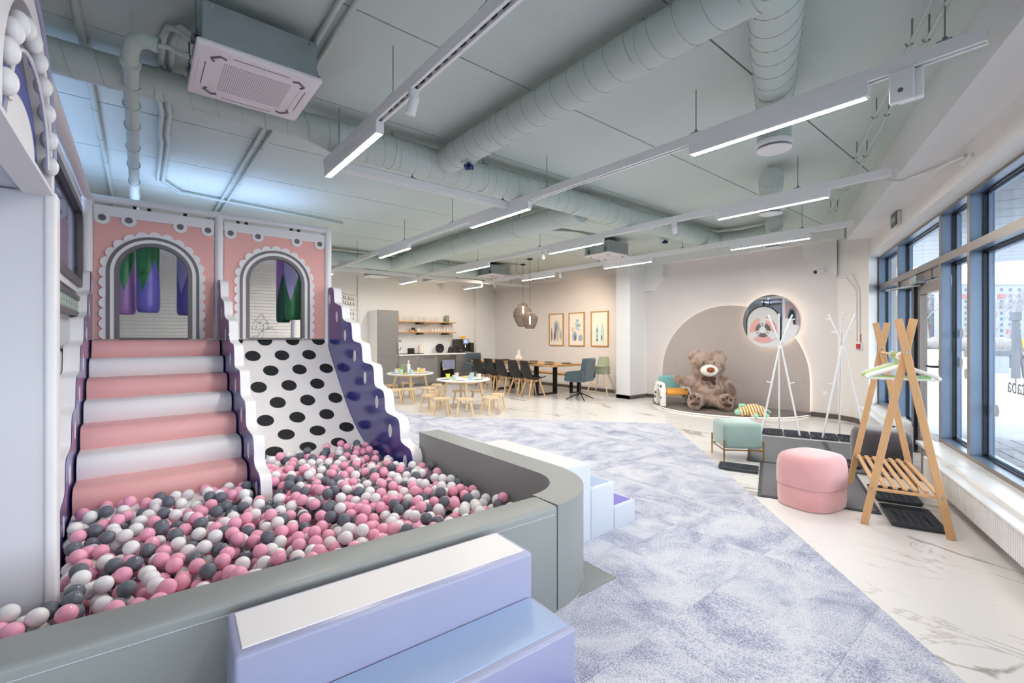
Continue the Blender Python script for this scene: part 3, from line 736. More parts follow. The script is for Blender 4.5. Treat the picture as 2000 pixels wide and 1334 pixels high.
for k, (a, b) in enumerate(((.715, 1.79), (3.61, 4.71), (6.38, 7.49), (9.98, 10.85))): lamp(TX[1], a, b, 'glowing linear lamp on the track over the carpet edge, %s from the windows' % NTH[k])
for k, (a, b) in enumerate(((1.465, 2.57), (4.25, 5.36), (7.02, 8.15), (9.98, 10.85))): lamp(TX[2], a, b, 'glowing linear lamp on the track over the small tables, %s from the windows' % NTH[k])
for k, (a, b) in enumerate(((2.24, 3.33), (4.74, 5.82), (7.22, 8.32), (9.98, 10.85))): lamp(TX[3], a, b, 'glowing linear lamp on the farthest right track, %s from the windows' % NTH[k])
def lamp_x(x0, x1, y, label):
    n0 = set(o.name for o in bpy.data.objects); lamp(0, 0, x1 - x0, label); t = [o for o in bpy.data.objects if o.name not in n0 and o.parent is None][0]; t.location = (x0, y, ZT - .08); t.rotation_euler = (0, 0, -PI / 2)
lamp_x(2.15, 3.05, 9.93, 'glowing linear lamp on the cross track behind the play tower')
def spot(x, y, tilt, label):
    t = thing('track_spotlight', label, 'spotlight', (x, y, ZT), 0, 'white track spotlights')
    MB().cyl((0, 0, 0), (0, 0, -.045), .03, n=20).obj('adapter', 'track_white', t, True)
    d = Vector(tilt).normalized(); c = Vector((0, 0, -.06))
    MB().cyl(c - d * .02, c + d * .08, .03, n=20).obj('head', 'track_white', t, True)
    MB().cyl((0, 0, -.03), c, .012, n=8).obj('joint', 'track_white', t)
    MB().cyl(c + d * .0795, c + d * .081, .024, n=20).obj('lens', 'rad_white', t)
spot(TX[0], 2.42, (-.15, .3, -1), 'white spotlight on the nearest track above the ball pit')
spot(TX[2], 3.12, (.4, .1, -1), 'white spotlight facing the mirror wall, middle track')
spot(TX[2], 5.52, (.5, .3, -1), 'white spotlight hanging beside a linear lamp in front of the dining table')
spot(TX[3], 7.05, (.6, .3, -1), 'white spotlight turned to the framed pictures')
spot(TX[3], 9.45, (.6, -.1, -1), 'white spotlight on the far track near the kitchen')
# accent light really thrown by the spots on the picture and mirror wall
def spot_light(name, p, target, e, ang):
    l = bpy.data.lights.new(name, 'SPOT'); l.energy = e; l.spot_size = math.radians(ang); l.spot_blend = .9; l.color = (1, .78, .54); l.shadow_soft_size = .03
    o = bpy.data.objects.new(name, l); COL.objects.link(o); o.location = p
    o.rotation_euler = (Vector(target) - Vector(p)).to_track_quat('-Z', 'Y').to_euler(); return o
spot_light('picture_spot_beam', (TX[3] + .09, 7.12, ZT - .18), (XW, 8.1, 1.5), 62, 95)
spot_light('kitchen_spot_beam', (TX[3] + .07, 9.42, ZT - .18), (6.3, YK, 1.5), 42, 115)
spot_light('dining_spot_beam', (TX[2] + .09, 5.58, ZT - .18), (7.6, 8.2, .75), 15, 60)
# projector-like box on the second track
t = thing('track_sensor', 'white motion sensor box under the track at the window end', 'sensor', (TX[1], .56, ZT))
MB().rbox(-.035, -.045, -.17, .0, .06, 0, .006, 2).obj('front_box', 'track_white', t); MB().rbox(.002, -.075, -.16, .05, .03, -.0, .008, 2).obj('back_box', 'track_white', t)
MB().cyl((-.037, .01, -.11), (-.034, .01, -.11), .012).obj('eye', 'panel_grey', t)
# vents on the kitchen wall
for k, x in enumerate((4.55, 6.2)):
    t = thing('ceiling_vent', 'square sage vent with white rim above the kitchen, %s one' % ('left', 'right')[k], 'vent', (x, 10.9, 2.86), group='vents above the kitchen')
    MB().box(-.22, -.22, .02, .22, .22, CEIL - 2.86).obj('collar', 'sage_pipe', t); MB().rbox(-.25, -.25, 0, .25, .25, .02, .004, 2).obj('rim', 'white_paint', t)

# ================================================================== PLAYGROUND
YF = 5.76; XA, XB, XC = -.373, .66, 1.79; ZDECK = 1.335; YB = 7.35
tower = thing('play_tower', 'white-framed play tower with two pink arched openings behind the stairs and slide', 'play tower')
def post(x, y, z0=0, z1=2.66): MB().cyl((x, y, z0), (x, y, z1), .042, n=18).obj('post', 'vinyl_white', tower, True)
for x in (XA, XB, XC):
    post(x, YF + .0); post(x, YB)
def rail(a, b, r=.036): MB().cyl(a, b, r, n=16).obj('rail', 'vinyl_white', tower, True)
rail((XA, YF, 2.665), (XC, YF, 2.665)); rail((XA, YB, 2.665), (XC, YB, 2.665)); rail((XC, YF, 2.665), (XC, YB, 2.665)); rail((XA, YF, 2.665), (XA, YB, 2.665)); rail((XA, 2.75, 2.665), (XA, YF, 2.665))
MB().box(XA + .02, YF + .045, ZDECK - .12, XC - .02, YB, ZDECK).obj('deck', 'vinyl_grey', tower)
MB().box(XC - .03, YF + .05, 0, XC, YB - .04, ZDECK - .12).obj('lower_panel', 'vinyl_white', tower)
fy = lambda yy: (lambda x, z: Vector((x, yy, z)))
def archloop(cx, hw, zs, zb, n=28):
    return [(cx - hw, zb)] + [(cx - hw * math.cos(PI * i / n), zs + hw * math.sin(PI * i / n)) for i in range(n + 1)] + [(cx + hw, zb)]
def scallop(cx, R, zs, zb, r):
    # outline of bumps along an arch, walked from lower left to lower right
    L = (zs - zb) * 2 + PI * R; n = int(round(L / (2 * r * .93))); ctr = []
    for i in range(n):
        q = (i + .5) * L / n
        if q < zs - zb: ctr.append((cx - R, zb + q, 180))
        elif q < zs - zb + PI * R:
            a = PI - (q - (zs - zb)) / R; ctr.append((cx + R * math.cos(a), zs + R * math.sin(a), math.degrees(a)))
        else: ctr.append((cx + R, zs - (q - (zs - zb) - PI * R), 0))
    out = []
    for (x, z, a) in ctr: out += arc(x, z, r, a + 82, a - 82, 8)
    return out
def facade(x0, x1, cx, drips, nm):
    hw = .27; zs = 1.985; zb = ZDECK + .01
    inner = archloop(cx, hw, zs, zb)
    base = MB(); outer = [(x0, zb), (x0, 2.60), (x1, 2.60), (x1, zb)]
    base.plate([[(x0, zb), (x0, 2.60), (x1, 2.60), (x1, zb), (cx + hw, zb)] + inner[1:-1][::-1] + [(cx - hw, zb)]], fy(YF - .012), fy(YF + .012))
    f = base.obj('arch_panel', 'panel_pink', tower)
    f['label'] = 'pink panel with %s arched opening' % nm
    # drip band
    loop = [(x0, 2.602), (x1, 2.602), (x1, 2.505)]
    for d in sorted(drips, reverse=True):
        pts = [(px_, pz_) for px_, pz_ in arc(d, 2.483, .058, 22, -202, 16) if x0 <= px_ <= x1]
        loop += pts
    loop += [(x0, 2.505)]
    MB().plate([loop], fy(YF - .024), fy(YF - .012)).obj('drip_band', 'panel_white', f)
    for d in drips: MB().cyl((d, YF - .028, 2.487), (d, YF - .024, 2.487), .029, n=20).obj('dot', 'panel_grey', f)
    sc = scallop(cx, .365, zs, zb, .052)
    def band(name, lo, li, mat, y0, y1):
        MB().plate([lo + li[::-1]], fy(y0), fy(y1)).obj(name, mat, f)
    band('scallop_trim', [(cx - .365, zb)] + sc + [(cx + .365, zb)], archloop(cx, .33, zs, zb), 'panel_white', YF - .03, YF - .012)
    band('outer_ring', archloop(cx, .363, zs, zb), archloop(cx, .335, zs, zb), 'panel_grey', YF - .036, YF - .012)
    band('white_ring', archloop(cx, .335, zs, zb), archloop(cx, .303, zs, zb), 'panel_white', YF - .033, YF - .012)
    band('inner_ring', archloop(cx, .303, zs, zb), archloop(cx, hw - .002, zs, zb), 'panel_grey', YF - .04, YF + .02)
    MB().box(cx - hw, YF - .02, zb - .012, cx + hw, YF + .02, zb + .012).obj('threshold', 'panel_grey', f)
facade(XA + .045, XB - .045, .121, [-.27, -.077, .324, .56], 'the left')
facade(XB + .045, XC - .045, 1.212, [.765, 1.027, 1.433, 1.69], 'the right')
for x in (-.05, .06, .35, .82, .9, 1.36, 1.44): MB().box(x, YF - .015, 2.60, x + .03, YF + .015, 2.632).obj('clip', 'black', tower)
# back net and roof net
def net(name, org, du, dv, nu, nv, parent):
    mb = MB(); org, du, dv = Vector(org), Vector(du), Vector(dv)
    for i in range(nu + 1): mb.tube([org + du * (i / nu), org + du * (i / nu) + dv], .0038, 3)
    for j in range(nv + 1): mb.tube([org + dv * (j / nv), org + dv * (j / nv) + du], .0038, 3)
    o = mb.obj(name, 'vinyl_white', parent); o['kind'] = 'stuff'; return o
net('net', (XA, YB - .03, ZDECK), (XC - XA, 0, 0), (0, 0, 1.3), 44, 28, tower)
net('net', (XB + .1, YF + .1, 2.62), (XC - XB - .1, 0, 0), (0, YB - YF - .14, 0), 24, 32, tower)
# LED tubes under the roof rail
for a, b in (((XA + .1, YF + .5, 2.60), (XC - .1, YF + .5, 2.60)), ((XA + .1, YF + 1.2, 2.60), (XC - .1, YF + 1.2, 2.60))):
    MB().box(a[0], a[1] - .02, a[2] + .028, b[0], b[1] + .02, b[2] + .04).obj('led_tube', 'lamp_blue', tower)
    MB().box(a[0], a[1] - .022, a[2], b[0], b[1] + .022, b[2] + .028).obj('led_holder', 'track_white', tower)
l = bpy.data.lights.new('tower_led_glow', 'AREA'); l.shape = 'RECTANGLE'; l.size = 2.0; l.size_y = .9; l.energy = 9; l.color = (.45, .62, 1.0)
lo = bpy.data.objects.new('tower_led_glow', l); COL.objects.link(lo); lo.location = (.7, YF + .85, 2.63); lo.rotation_euler = (PI, 0, 0)
l = bpy.data.lights.new('tower_led_glow_left', 'AREA'); l.shape = 'RECTANGLE'; l.size = .6; l.size_y = 2.2; l.energy = 8; l.color = (.45, .62, 1.0)
lo = bpy.data.objects.new('tower_led_glow_left', l); COL.objects.link(lo); lo.location = (-.75, 5.4, 2.5); lo.rotation_euler = (PI, 0, 0)

# side panel with the propeller drum, facing the mirror wall
px_ = lambda xx: (lambda y, z: Vector((xx, y, z)))
MB().plate([archloop(6.36, .52, 1.86, 1.05)], px_(XC + .045), px_(XC + .02)).obj('propeller_panel', 'panel_white', tower)
MB().plate([archloop(6.36, .54, 1.86, 1.05) + archloop(6.36, .505, 1.86, 1.05)[::-1]], px_(XC + .06), px_(XC + .03)).obj('panel_border', 'black', tower)
def disc(name, r0, r1, xx, mat, parent, a0=0, a1=360):
    n = 40
    if r0 > 0: MB().plate([arc(6.36, 1.60, r1, a0, a1, n) + arc(6.36, 1.60, r0, a1, a0, n)] if a1 - a0 < 360 else [arc(6.36, 1.60, r1, 0, 357, n), arc(6.36, 1.60, r0, 357, 0, n)], px_(xx), px_(xx - .02)).obj(name, mat, parent)
    else: MB().plate([arc(6.36, 1.60, r1, 0, 351, 39)], px_(xx), px_(xx - .02)).obj(name, mat, parent)
disc('pink_ring', .24, .42, XC + .07, 'panel_pink', tower); disc('grey_ring', .12, .24, XC + .07, 'panel_grey', tower); disc('hub', 0, .11, XC + .10, 'panel_white', tower)
for k in range(3):
    a = PI / 2 + k * 2 * PI / 3; c, s_ = math.cos(a), math.sin(a)
    bl = [(.08, -.045), (.3, -.10), (.43, -.12), (.47, 0), (.43, .12), (.3, .10), (.08, .045)]
    MB().plate([[(6.36 + u * c - v * s_, 1.60 + u * s_ + v * c) for u, v in chaikin(bl, 2, True)]], px_(XC + .085), px_(XC + .05)).obj('propeller_blade', 'panel_white', tower)
    MB().plate([[(6.36 + u * c - v * s_, 1.60 + u * s_ + v * c) for u, v in [(.12, -.01), (.24, -.01), (.24, .01), (.12, .01)]]], px_(XC + .09), px_(XC + .08)).obj('blade_mark', 'black', tower)

# hanging bags inside
def bag(x, y, ztop, zbot, r, up, low, label, tilt=0, teeth=3):
    t = thing('hanging_bag', label, 'hanging bag', (x, y, zbot), random.random() * 6, 'hanging bags in the play tower')
    H = ztop - zbot; n = 36
    def zig(a): u = (a / (2 * PI) * teeth) % 1; return .28 * H + .45 * H * abs(2 * u - 1)
    mb = MB(); mb.lathe([(0, 0), (r * .8, .005), (r * .97, .03), (r, .08)], n=n); mb.obj('bottom', low, t, True)
    for nm, m, f in (('lower_half', low, lambda a, v: .08 + (zig(a) - .08) * v), ('upper_half', up, lambda a, v: zig(a) + (H - zig(a)) * v)):
        mb = MB(); mb.grid(lambda u, v: Vector((r * math.cos(2 * PI * u), r * math.sin(2 * PI * u), f(2 * PI * u, v))), n, 6); mb.obj(nm, m, t, True)
    MB().box(-.012, -.012, H, .012, .012, 2.64 - zbot).obj('strap', 'black', t)
    return t
bag(-.12, 6.35, 2.45, 1.60, .095, 'vinyl_green', 'vinyl_lilac', 'green and lilac hanging bag at the left edge of the left arch')
bag(.075, 6.2, 2.40, 1.62, .10, 'vinyl_green', 'vinyl_violet', 'green and violet hanging bag in the middle of the left arch')
bag(.42, 6.25, 2.45, 1.60, .10, 'vinyl_periw', 'vinyl_violet', 'pale and violet hanging bag at the right of the left arch')
bag(.80, 6.75, 2.45, 1.60, .09, 'vinyl_periw', 'vinyl_violet', 'violet hanging bag between the two arches')
bag(1.46, 6.5, 2.42, 1.55, .085, 'vinyl_lilac', 'vinyl_dkgreen', 'lilac and dark green hanging bag in the right arch')
bag(1.52, 6.28, 2.40, 1.58, .10, 'vinyl_periw', 'vinyl_green', 'pale and bright green hanging bag in the right arch')

# stairs
st = thing('soft_stairs', 'padded stairs with alternating pink and white steps rising from the ball pit', 'stairs', (0, 0, 0))
SX0, SX1 = -.325, .632
for i in range(8):
    y0 = 5.42 - .25 * i; z1 = 1.335 - .155 * i
    y1 = y0 + .34 if i else YF - .015
    mb = MB(); prof = [(y1, z1 - .20), (y0 + .045, max(.0, z1 - .20)), (y0 + .012, max(.01, z1 - .165)), (y0, z1 - .10), (y0 + .006, z1 - .045), (y0 + .03, z1 - .012), (y0 + .07, z1), (y1, z1)]
    prof = prof[:1] + chaikin(prof[1:-1], 2) + prof[-1:]
    mb.plate([prof], lambda y, z: Vector((SX0 + .002, y, z)), lambda y, z: Vector((SX1 - .002, y, z)))
    mb.obj('step', 'vinyl_pink' if i % 2 == 0 else 'vinyl_white', st, True)

# wavy side panels
SH = [(5.65, 1.954), (5.303, 1.725), (5.054, 1.524), (4.763, 1.30), (4.443, 1.088), (4.179, .86), (3.883, .64), (3.597, .41)]
VA = [(5.50, 1.765), (5.225, 1.564), (4.912, 1.327), (4.62, 1.105), (4.314, .882), (4.061, .664), (3.74, .435), (3.50, .10)]
wp = [(5.775, 1.90), (5.74, 1.94)]
for (a, b), (c, d_) in zip(SH, VA):
    wp += [(a + .03, b + .010), (c + .075, b + .004), (c + .030, b - .012), (c + .006, b - .06), (c - .002, d_ + .055), (c - .012, d_ + .012), (c - .05, d_ - .004)]
wp = [q for q in wp if q[0] > 3.505] + [(3.498, .30), (3.495, .22)]
wp = chaikin(wp, 2) + [(3.49, 0), (5.775, 0)]
def wavy(xf, xb, label):
    """xf = blue face, xb = other face"""
    s_ = 1 if xb > xf else -1
    t = thing('wavy_side_panel', label, 'side panel', (0, 0, 0), group='wavy blue side panels')
    wl = wp if s_ > 0 else wp
    MB().plate([wl], lambda y, z: Vector((xf + s_ * .004, y, z)), lambda y, z: Vector((xb - s_ * .0, y, z))).obj('core', 'vinyl_white', t, True)
    # inset blue face
    inset = []
    n = len(wl)
    for i in range(n):
        p, q, r = Vector(wl[i - 1]), Vector(wl[i]), Vector(wl[(i + 1) % n]); d = (r - p)
        if d.length < 1e-6: continue
        d.normalize(); nn = Vector((-d.y, d.x)); inset.append(q)
    MB().plate([wl], lambda y, z: Vector((xf, y, z)), lambda y, z: Vector((xf + s_ * .004, y, z))).obj('blue_face', 'vinyl_blue', t)
    for (y, z) in [(5.655, 1.819), (5.395, 1.60), (5.118, 1.383), (4.822, 1.163), (4.537, .948), (4.24, .735), (3.937, .505), (3.636, .278)]:
        MB().plate([[(y + .036 * math.cos(k / 24 * 2 * PI), z + .062 * math.sin(k / 24 * 2 * PI)) for k in range(24)]], lambda y, z: Vector((xf - s_ * .0015, y, z)), lambda y, z: Vector((xf + s_ * .001, y, z))).obj('spot', 'panel_white', t)
wavy(1.78, 1.875, 'wavy blue panel with white spots on the right of the slide')
wavy(.64, .715, 'wavy blue panel with white spots between stairs and slide')
wavy(-.335, -.43, 'wavy blue panel with white spots on the left of the stairs')

# slide
SP = [(5.765, 1.335), (5.70, 1.25), (5.58, 1.12), (5.445, .99), (5.30, .845), (5.15, .70), (4.98, .55), (4.80, .425), (4.60, .315), (4.38, .235), (4.15, .18), (3.95, .155)]
SPs = chaikin(SP, 2)
sl = thing('slide', 'white slide with black dots running down into the ball pit', 'slide', (0, 0, 0))
SLX0, SLX1 = .718, 1.777
mb = MB(); mb.plate([SPs + [(3.95, .11)] + [(y, z - .06) for y, z in SPs[::-1] if y > 4.1 and z - .06 > 0]], lambda y, z: Vector((SLX0, y, z)), lambda y, z: Vector((SLX1, y, z)))
mb.obj('slide_bed', 'slide_white', sl, True)
cl = [0]
for a, b in zip(SPs, SPs[1:]): cl.append(cl[-1] + math.hypot(b[0] - a[0], b[1] - a[1]))
def on_slide(q, lift=.0022):
    q = max(0, min(cl[-1] - 1e-4, q))
    for i in range(len(SPs) - 1):
        if cl[i] <= q <= cl[i + 1]:
            k = (q - cl[i]) / (cl[i + 1] - cl[i]); a, b = SPs[i], SPs[i + 1]
            ty, tz = (b[0] - a[0]) / (cl[i + 1] - cl[i]), (b[1] - a[1]) / (cl[i + 1] - cl[i])
            return a[0] + (b[0] - a[0]) * k + tz * lift, a[1] + (b[1] - a[1]) * k - ty * lift
rowp = .222; colp = .29
for r in range(10):
    q = .012 + r * rowp
    for c in range(-1, 6):
        xc = .81 + (c + (.5 if r % 2 else 0) * 1.0) * colp + .03 * (r * .0)
        if xc < SLX0 + .0 or xc > SLX1 + .03: continue
        poly = []
        R_ = .075
        mb = MB(); vs = []; ok = True
        for k in range(25):
            for j in range(2): pass
        pts2 = [(xc + R_ * math.cos(k / 28 * 2 * PI), q + R_ * math.sin(k / 28 * 2 * PI)) for k in range(28)]
        pts2 = clip(clip(clip(pts2, -1, 0, -(SLX0 + .001)), 1, 0, SLX1 - .001), 0, -1, -.004)
        if len(pts2) < 4: continue
        cx_ = sum(p[0] for p in pts2) / len(pts2); cq_ = sum(p[1] for p in pts2) / len(pts2)
        ring = lambda f: [Vector((x_, *on_slide(q_))) for x_, q_ in [(cx_ + (p[0] - cx_) * f, cq_ + (p[1] - cq_) * f) for p in pts2]]
        n = len(pts2); vs = [Vector((cx_, *on_slide(cq_)))] + ring(.4) + ring(.75) + ring(1)
        fs = [(0, 1 + i, 1 + (i + 1) % n) for i in range(n)]
        for L in range(2): fs += [(1 + L * n + i, 1 + (L + 1) * n + i, 1 + (L + 1) * n + (i + 1) % n, 1 + L * n + (i + 1) % n) for i in range(n)]
        mb.add(vs, fs); mb.obj('dot', 'ink', sl)

# left tower: portal with the tooth-edged arch, net window and green stitched band
XP = -.27; YJ = 2.64
pt = thing('play_portal', 'white arched play portal with toothed blue niche at the left edge', 'play portal')
outer = [(1.0, 1.95), (1.0, 2.1)] + [(2.08 - .56 * math.cos(PI * i / 30) * (1.0), 2.06 + .50 * math.sin(PI * i / 30)) for i in range(0, 31)] + [(2.64, 1.95)]
outer = [(1.50, 1.95)] + [(2.07 - .57 * math.cos(PI * i / 30), 2.08 + .47 * math.sin(PI * i / 30)) for i in range(31)] + [(2.64, 1.95)]
niche = [(1.72, 1.952)] + [(2.14 - .42 * math.cos(PI * i / 30), 2.0 + .40 * math.sin(PI * i / 30)) for i in range(31)] + [(2.56, 1.952)]
fx = lambda xx: (lambda y, z: Vector((xx, y, z)))
MB().plate([outer[:1] + outer[1:-1] + [(2.64, 1.95), (2.56, 1.952)] + niche[1:-1][::-1] + [(1.72, 1.952)]], fx(XP), fx(XP - .09)).obj('arch_front', 'vinyl_white', pt, True)
MB().plate([niche], fx(XP - .05), fx(XP - .09)).obj('niche_back', 'panel_grey', pt)
bl = lambda h, zt: [(2.14 - h, 1.953)] + [(2.14 - h * math.cos(PI * i / 24), 2.0 + zt * math.sin(PI * i / 24)) for i in range(25)] + [(2.14 + h, 1.953)]
MB().plate([bl(.335, .25)], fx(XP - .03), fx(XP - .05)).obj('blue_arch', 'panel_blue', pt)
MB().plate([bl(.22, .12)], fx(XP - .022), fx(XP - .03)).obj('white_arch', 'panel_white', pt)
MB().tube([(XP + .0, 2.14 - .335 * math.cos(PI * i / 24), 2.0 + .25 * math.sin(PI * i / 24)) for i in range(25)], .006, 6).obj('piping', 'vinyl_white', pt, True)
MB().tube([(XP + .004, 2.10 - .50 * math.cos(PI * i / 24), 2.06 + .43 * math.sin(PI * i / 24)) for i in range(25)], .008, 6).obj('grey_piping', 'vinyl_lav', pt, True)
for i in range(11):
    a = PI * (i + .3) / 10.6
    MB().ell((XP + .0, 2.14 - .385 * math.cos(a), 2.0 + .325 * math.sin(a)), (.026, .027, .037), 16, 10).obj('tooth', 'vinyl_white', pt, 'all')
MB().box(XP - .088, 1.5, 1.936, XP - .001, 2.64, 1.9515).obj('arch_soffit', 'vinyl_white', pt)
MB().rbox(-1.35, 1.4, 1.952, XP - .091, YJ + .12, 2.30, .02).obj('lintel', 'vinyl_pale', pt)
MB().rbox(-1.35, YJ, .02, XP, YJ + .10, 1.951, .012, 3).obj('jamb_pad', 'jamb', pt, True)
MB().rbox(XP - .03, YJ - .012, .02, XP + .008, YJ + .10, 1.955, .012, 3).obj('edge_pad', 'vinyl_white', pt, True)
MB().rbox(-1.45, 1.4, .02, -1.351, YJ + .12, 2.30, .012, 3).obj('back_pad', 'vinyl_pale', pt, True)

wpn = thing('net_window_wall', 'side wall with dark-framed net window and green cross-stitched band left of the stairs', 'play panel')
XN = -.405
def rr(y0, y1, z0, z1, r, n=6):
    return arc(y1 - r, z1 - r, r, 0, 90, n) + arc(y0 + r, z1 - r, r, 90, 180, n) + arc(y0 + r, z0 + r, r, 180, 270, n) + arc(y1 - r, z0 + r, r, 270, 360, n)
wy0, wy1 = 2.95, 5.56
MB().plate([rr(2.78, 5.70, 1.74, 2.62, .02), rr(wy0, wy1, 1.79, 2.50, .16)[::-1]], fx(XN), fx(XN - .03)).obj('white_surround', 'panel_white', wpn)
MB().plate([rr(wy0, wy1, 1.79, 2.50, .16), rr(wy0 + .06, wy1 - .07, 1.85, 2.44, .13)[::-1]], fx(XN + .02), fx(XN - .03)).obj('window_frame', 'panel_grey', wpn, True)
MB().plate([rr(wy0 + .05, wy1 - .06, 1.84, 2.45, .13)], fx(XN - .012), fx(XN - .016)).obj('acrylic_pane', 'acrylic', wpn)
net('net', (XN - .035, wy0, 1.82), (0, wy1 - wy0, 0), (0, 0, .65), 50, 13, wpn)
MB().box(XN - .02, 2.78, 1.665, XN + .02, 5.66, 1.70).obj('trim_bar', 'panel_grey', wpn)
MB().box(XN - .02, 2.78, 1.53, XN + .02, 5.66, 1.565).obj('trim_bar', 'panel_grey', wpn)
gb = MB().box(XN - .02, 2.78, 1.565, XN + .012, 5.66, 1.665).obj('green_band', 'panel_green', wpn)
for i in range(30):
    y = 2.86 + i * .095; mb = MB()
    for s_ in (-1, 1): mb.plate([[(y - .033, 1.615 - s_ * .036), (y - .023, 1.615 - s_ * .036), (y + .033, 1.615 + s_ * .036), (y + .023, 1.615 + s_ * .036)]], fx(XN + .0130), fx(XN + .0121))
    mb.obj('stitch', 'panel_white', gb)
MB().rbox(XN - .1, 2.78, 1.30, XN - .01, 5.66, 1.50, .03, 3).obj('pad', 'vinyl_pale', wpn, True)
for k in range(4): MB().rbox(XN - .12, 2.78, .02 + k * .315, XN - .03, 5.66, .325 + k * .315, .03, 3).obj('pad', 'vinyl_pale', wpn, True)
MB().box(-1.4, 2.8, 0, -1.35, 7.3, 2.6).obj('rear_panel', 'panel_white', wpn)
MB().box(-.79, 4.3, 2.44, -.71, 6.5, 2.485).obj('led_tube', 'led_blue_plastic', wpn)

# ------------------------------------------------------------------ foam pit walls
NW = math.atan2(-.12, 2.23)
t = thing('pit_wall', 'long straight grey padded wall at the front of the ball pit', 'pit wall', (1.60, 1.593, 0), PI + NW)
# local x runs away to the left
M_ = None
MB().rbox(0, -.18, 0, 2.9, 0, .53, .018, 3).obj('pad', 'vinyl_grey', t, True)
MB().tube([(0.02, .0012, .49), (2.88, .0012, .49)], .0013, 4).obj('seam', 'vinyl_pale', t)
wl = thing('pit_wall', 'curved grey padded corner wall on the right of the ball pit', 'pit wall', (0, 0, 0))
R0, R1 = .285, .475; cxx, cyy = 1.612, 2.075
path = [(cxx, cyy - 1, 0)]
def lw(zs):
    outer = [(1.604, 1.600)] + arc(cxx, cyy, R1, -90, 0, 14)[1:] + [(cxx + R1, 3.60)]
    inner = [(cxx + R0, 3.60)] + arc(cxx, cyy, R0, 0, -90, 14) [:-1] + [(1.604, 1.79)]
    return outer + inner
pl = lw(0)
b = bmesh.new(); vs0 = [b.verts.new((x, y, 0)) for x, y in pl]; vs1 = [b.verts.new((x, y, .53)) for x, y in pl]; n = len(pl)
for i in range(n): b.faces.new((vs0[i], vs0[(i + 1) % n], vs1[(i + 1) % n], vs1[i]))
for i in range(n // 2 - 1):
    b.faces.new((vs1[i], vs1[i + 1], vs1[n - 2 - i], vs1[n - 1 - i])); b.faces.new((vs0[i + 1], vs0[i], vs0[n - 1 - i], vs0[n - 2 - i]))
eg = [e for e in b.edges if e.is_boundary or (len(e.link_faces) == 2 and e.calc_face_angle(0) > 1.0)]
bmesh.ops.recalc_face_normals(b, faces=b.faces[:]); bmesh.ops.bevel(b, geom=eg, offset=.018, segments=3, profile=.5, affect='EDGES')
MB().bm(b).obj('pad', 'vinyl_grey', wl, True)

# soft steps outside the pit
def soft_steps(loc, rz, wid, label, mats, extra):
    t = thing('soft_steps', label, 'foam steps', loc, rz, 'three-tread foam steps at the ball pit')
    zs = [.52, .35, .17]; run = .245
    for i in range(3):
        y0 = i * run; side, top = mats[i]
        p = MB().rbox(0, y0 + .001, 0, wid, y0 + run - .001, zs[i], .012, 3).obj('step', side, t, True)
        MB().rbox(.02, y0 + (.004 if i else .02), zs[i] - .004, wid - .02, y0 + run - .03, zs[i] + .003, .002, 2).obj('tread', top, p)
    return t
soft_steps((.205, 1.625, 0), PI + NW + PI, 1.0, 'lavender foam steps with white top tread in the foreground', [('vinyl_lav', 'tread_white'), ('vinyl_lav', 'vinyl_ltblue'), ('vinyl_lav', 'vinyl_purple')], 0).scale = (1, -1, 1)
soft_steps((2.095, 2.96, 0), -PI / 2, .94, 'pale blue foam steps on the right of the ball pit', [('vinyl_pale', 'tread_white'), ('vinyl_pale', 'vinyl_ltblue'), ('vinyl_pale', 'vinyl_purple')], 0).scale = (1, 1, 1)
t = tag(slab('floor_pad', [(1.76, 1.61), (2.075, 1.61), (2.075, 1.97)] + arc(cxx, cyy, R1 + .008, -14, -66, 8), .0075, .012, 'vinyl_grey'), 'grey studded floor pad at the corner of the pit wall', 'floor pad')

# ------------------------------------------------------------------ balls
BR = .035
def base_h(x, y):
    h = .135 + .07 * math.exp(-((x - .15) ** 2 / .35 + (y - 3.75) ** 2 / .14)) + .05 * math.exp(-((x - 1.25) ** 2 / .35 + (y - 3.9) ** 2 / .5)) + .02 * math.sin(3.1 * x + 1.7) * math.sin(2.7 * y)
    if y > 3.95 and .70 < x < 1.79: h = max(h, interp(sorted(SPs), y) + BR + .002)
    if y > 3.5 and -.34 < x < .65:
        i = max(0, min(8, math.ceil((5.42 - y) / .25)))
        if i < 8: h = max(h, 1.335 - .155 * i + BR)
    return h
def ball_ok(x, y):
    g = BR + .004
    yin = 1.593 + .19 + (1.60 - x) * .0538 + g
    if y < yin: return False
    if x > cxx and y < cyy:
        if math.hypot(x - cxx, y - cyy) > R0 - g: return False
    if x > cxx + R0 - g: return False
    if y > 3.49 - g and x > 1.78 - g: return False
    if y < YJ - g - .012: return x > -.75 if y > 1.9 else x > -.75
    if x < XP + .01 + g and y < YJ + .1 + g: return False
    if y > 3.49 - g:
        if abs(x - .68) < .045 + g or x < -.335 + g: return False
        if x < .64: return y < 3.92 - g
        return y < 4.75
    return x > -.30 + g
cells = {}; balls = []
rg = random.Random(3)
def place(x, y):
    z = base_h(x, y); ci, cj = int(x // .07), int(y // .07)
    for i in range(ci - 1, ci + 2):
        for j in range(cj - 1, cj + 2):
            for (a, b_, c_) in cells.get((i, j), ()):
                d2 = (a - x) ** 2 + (b_ - y) ** 2
                if d2 < (2 * BR) ** 2: z = max(z, c_ + math.sqrt((2 * BR) ** 2 - d2))
    return z
fails = 0
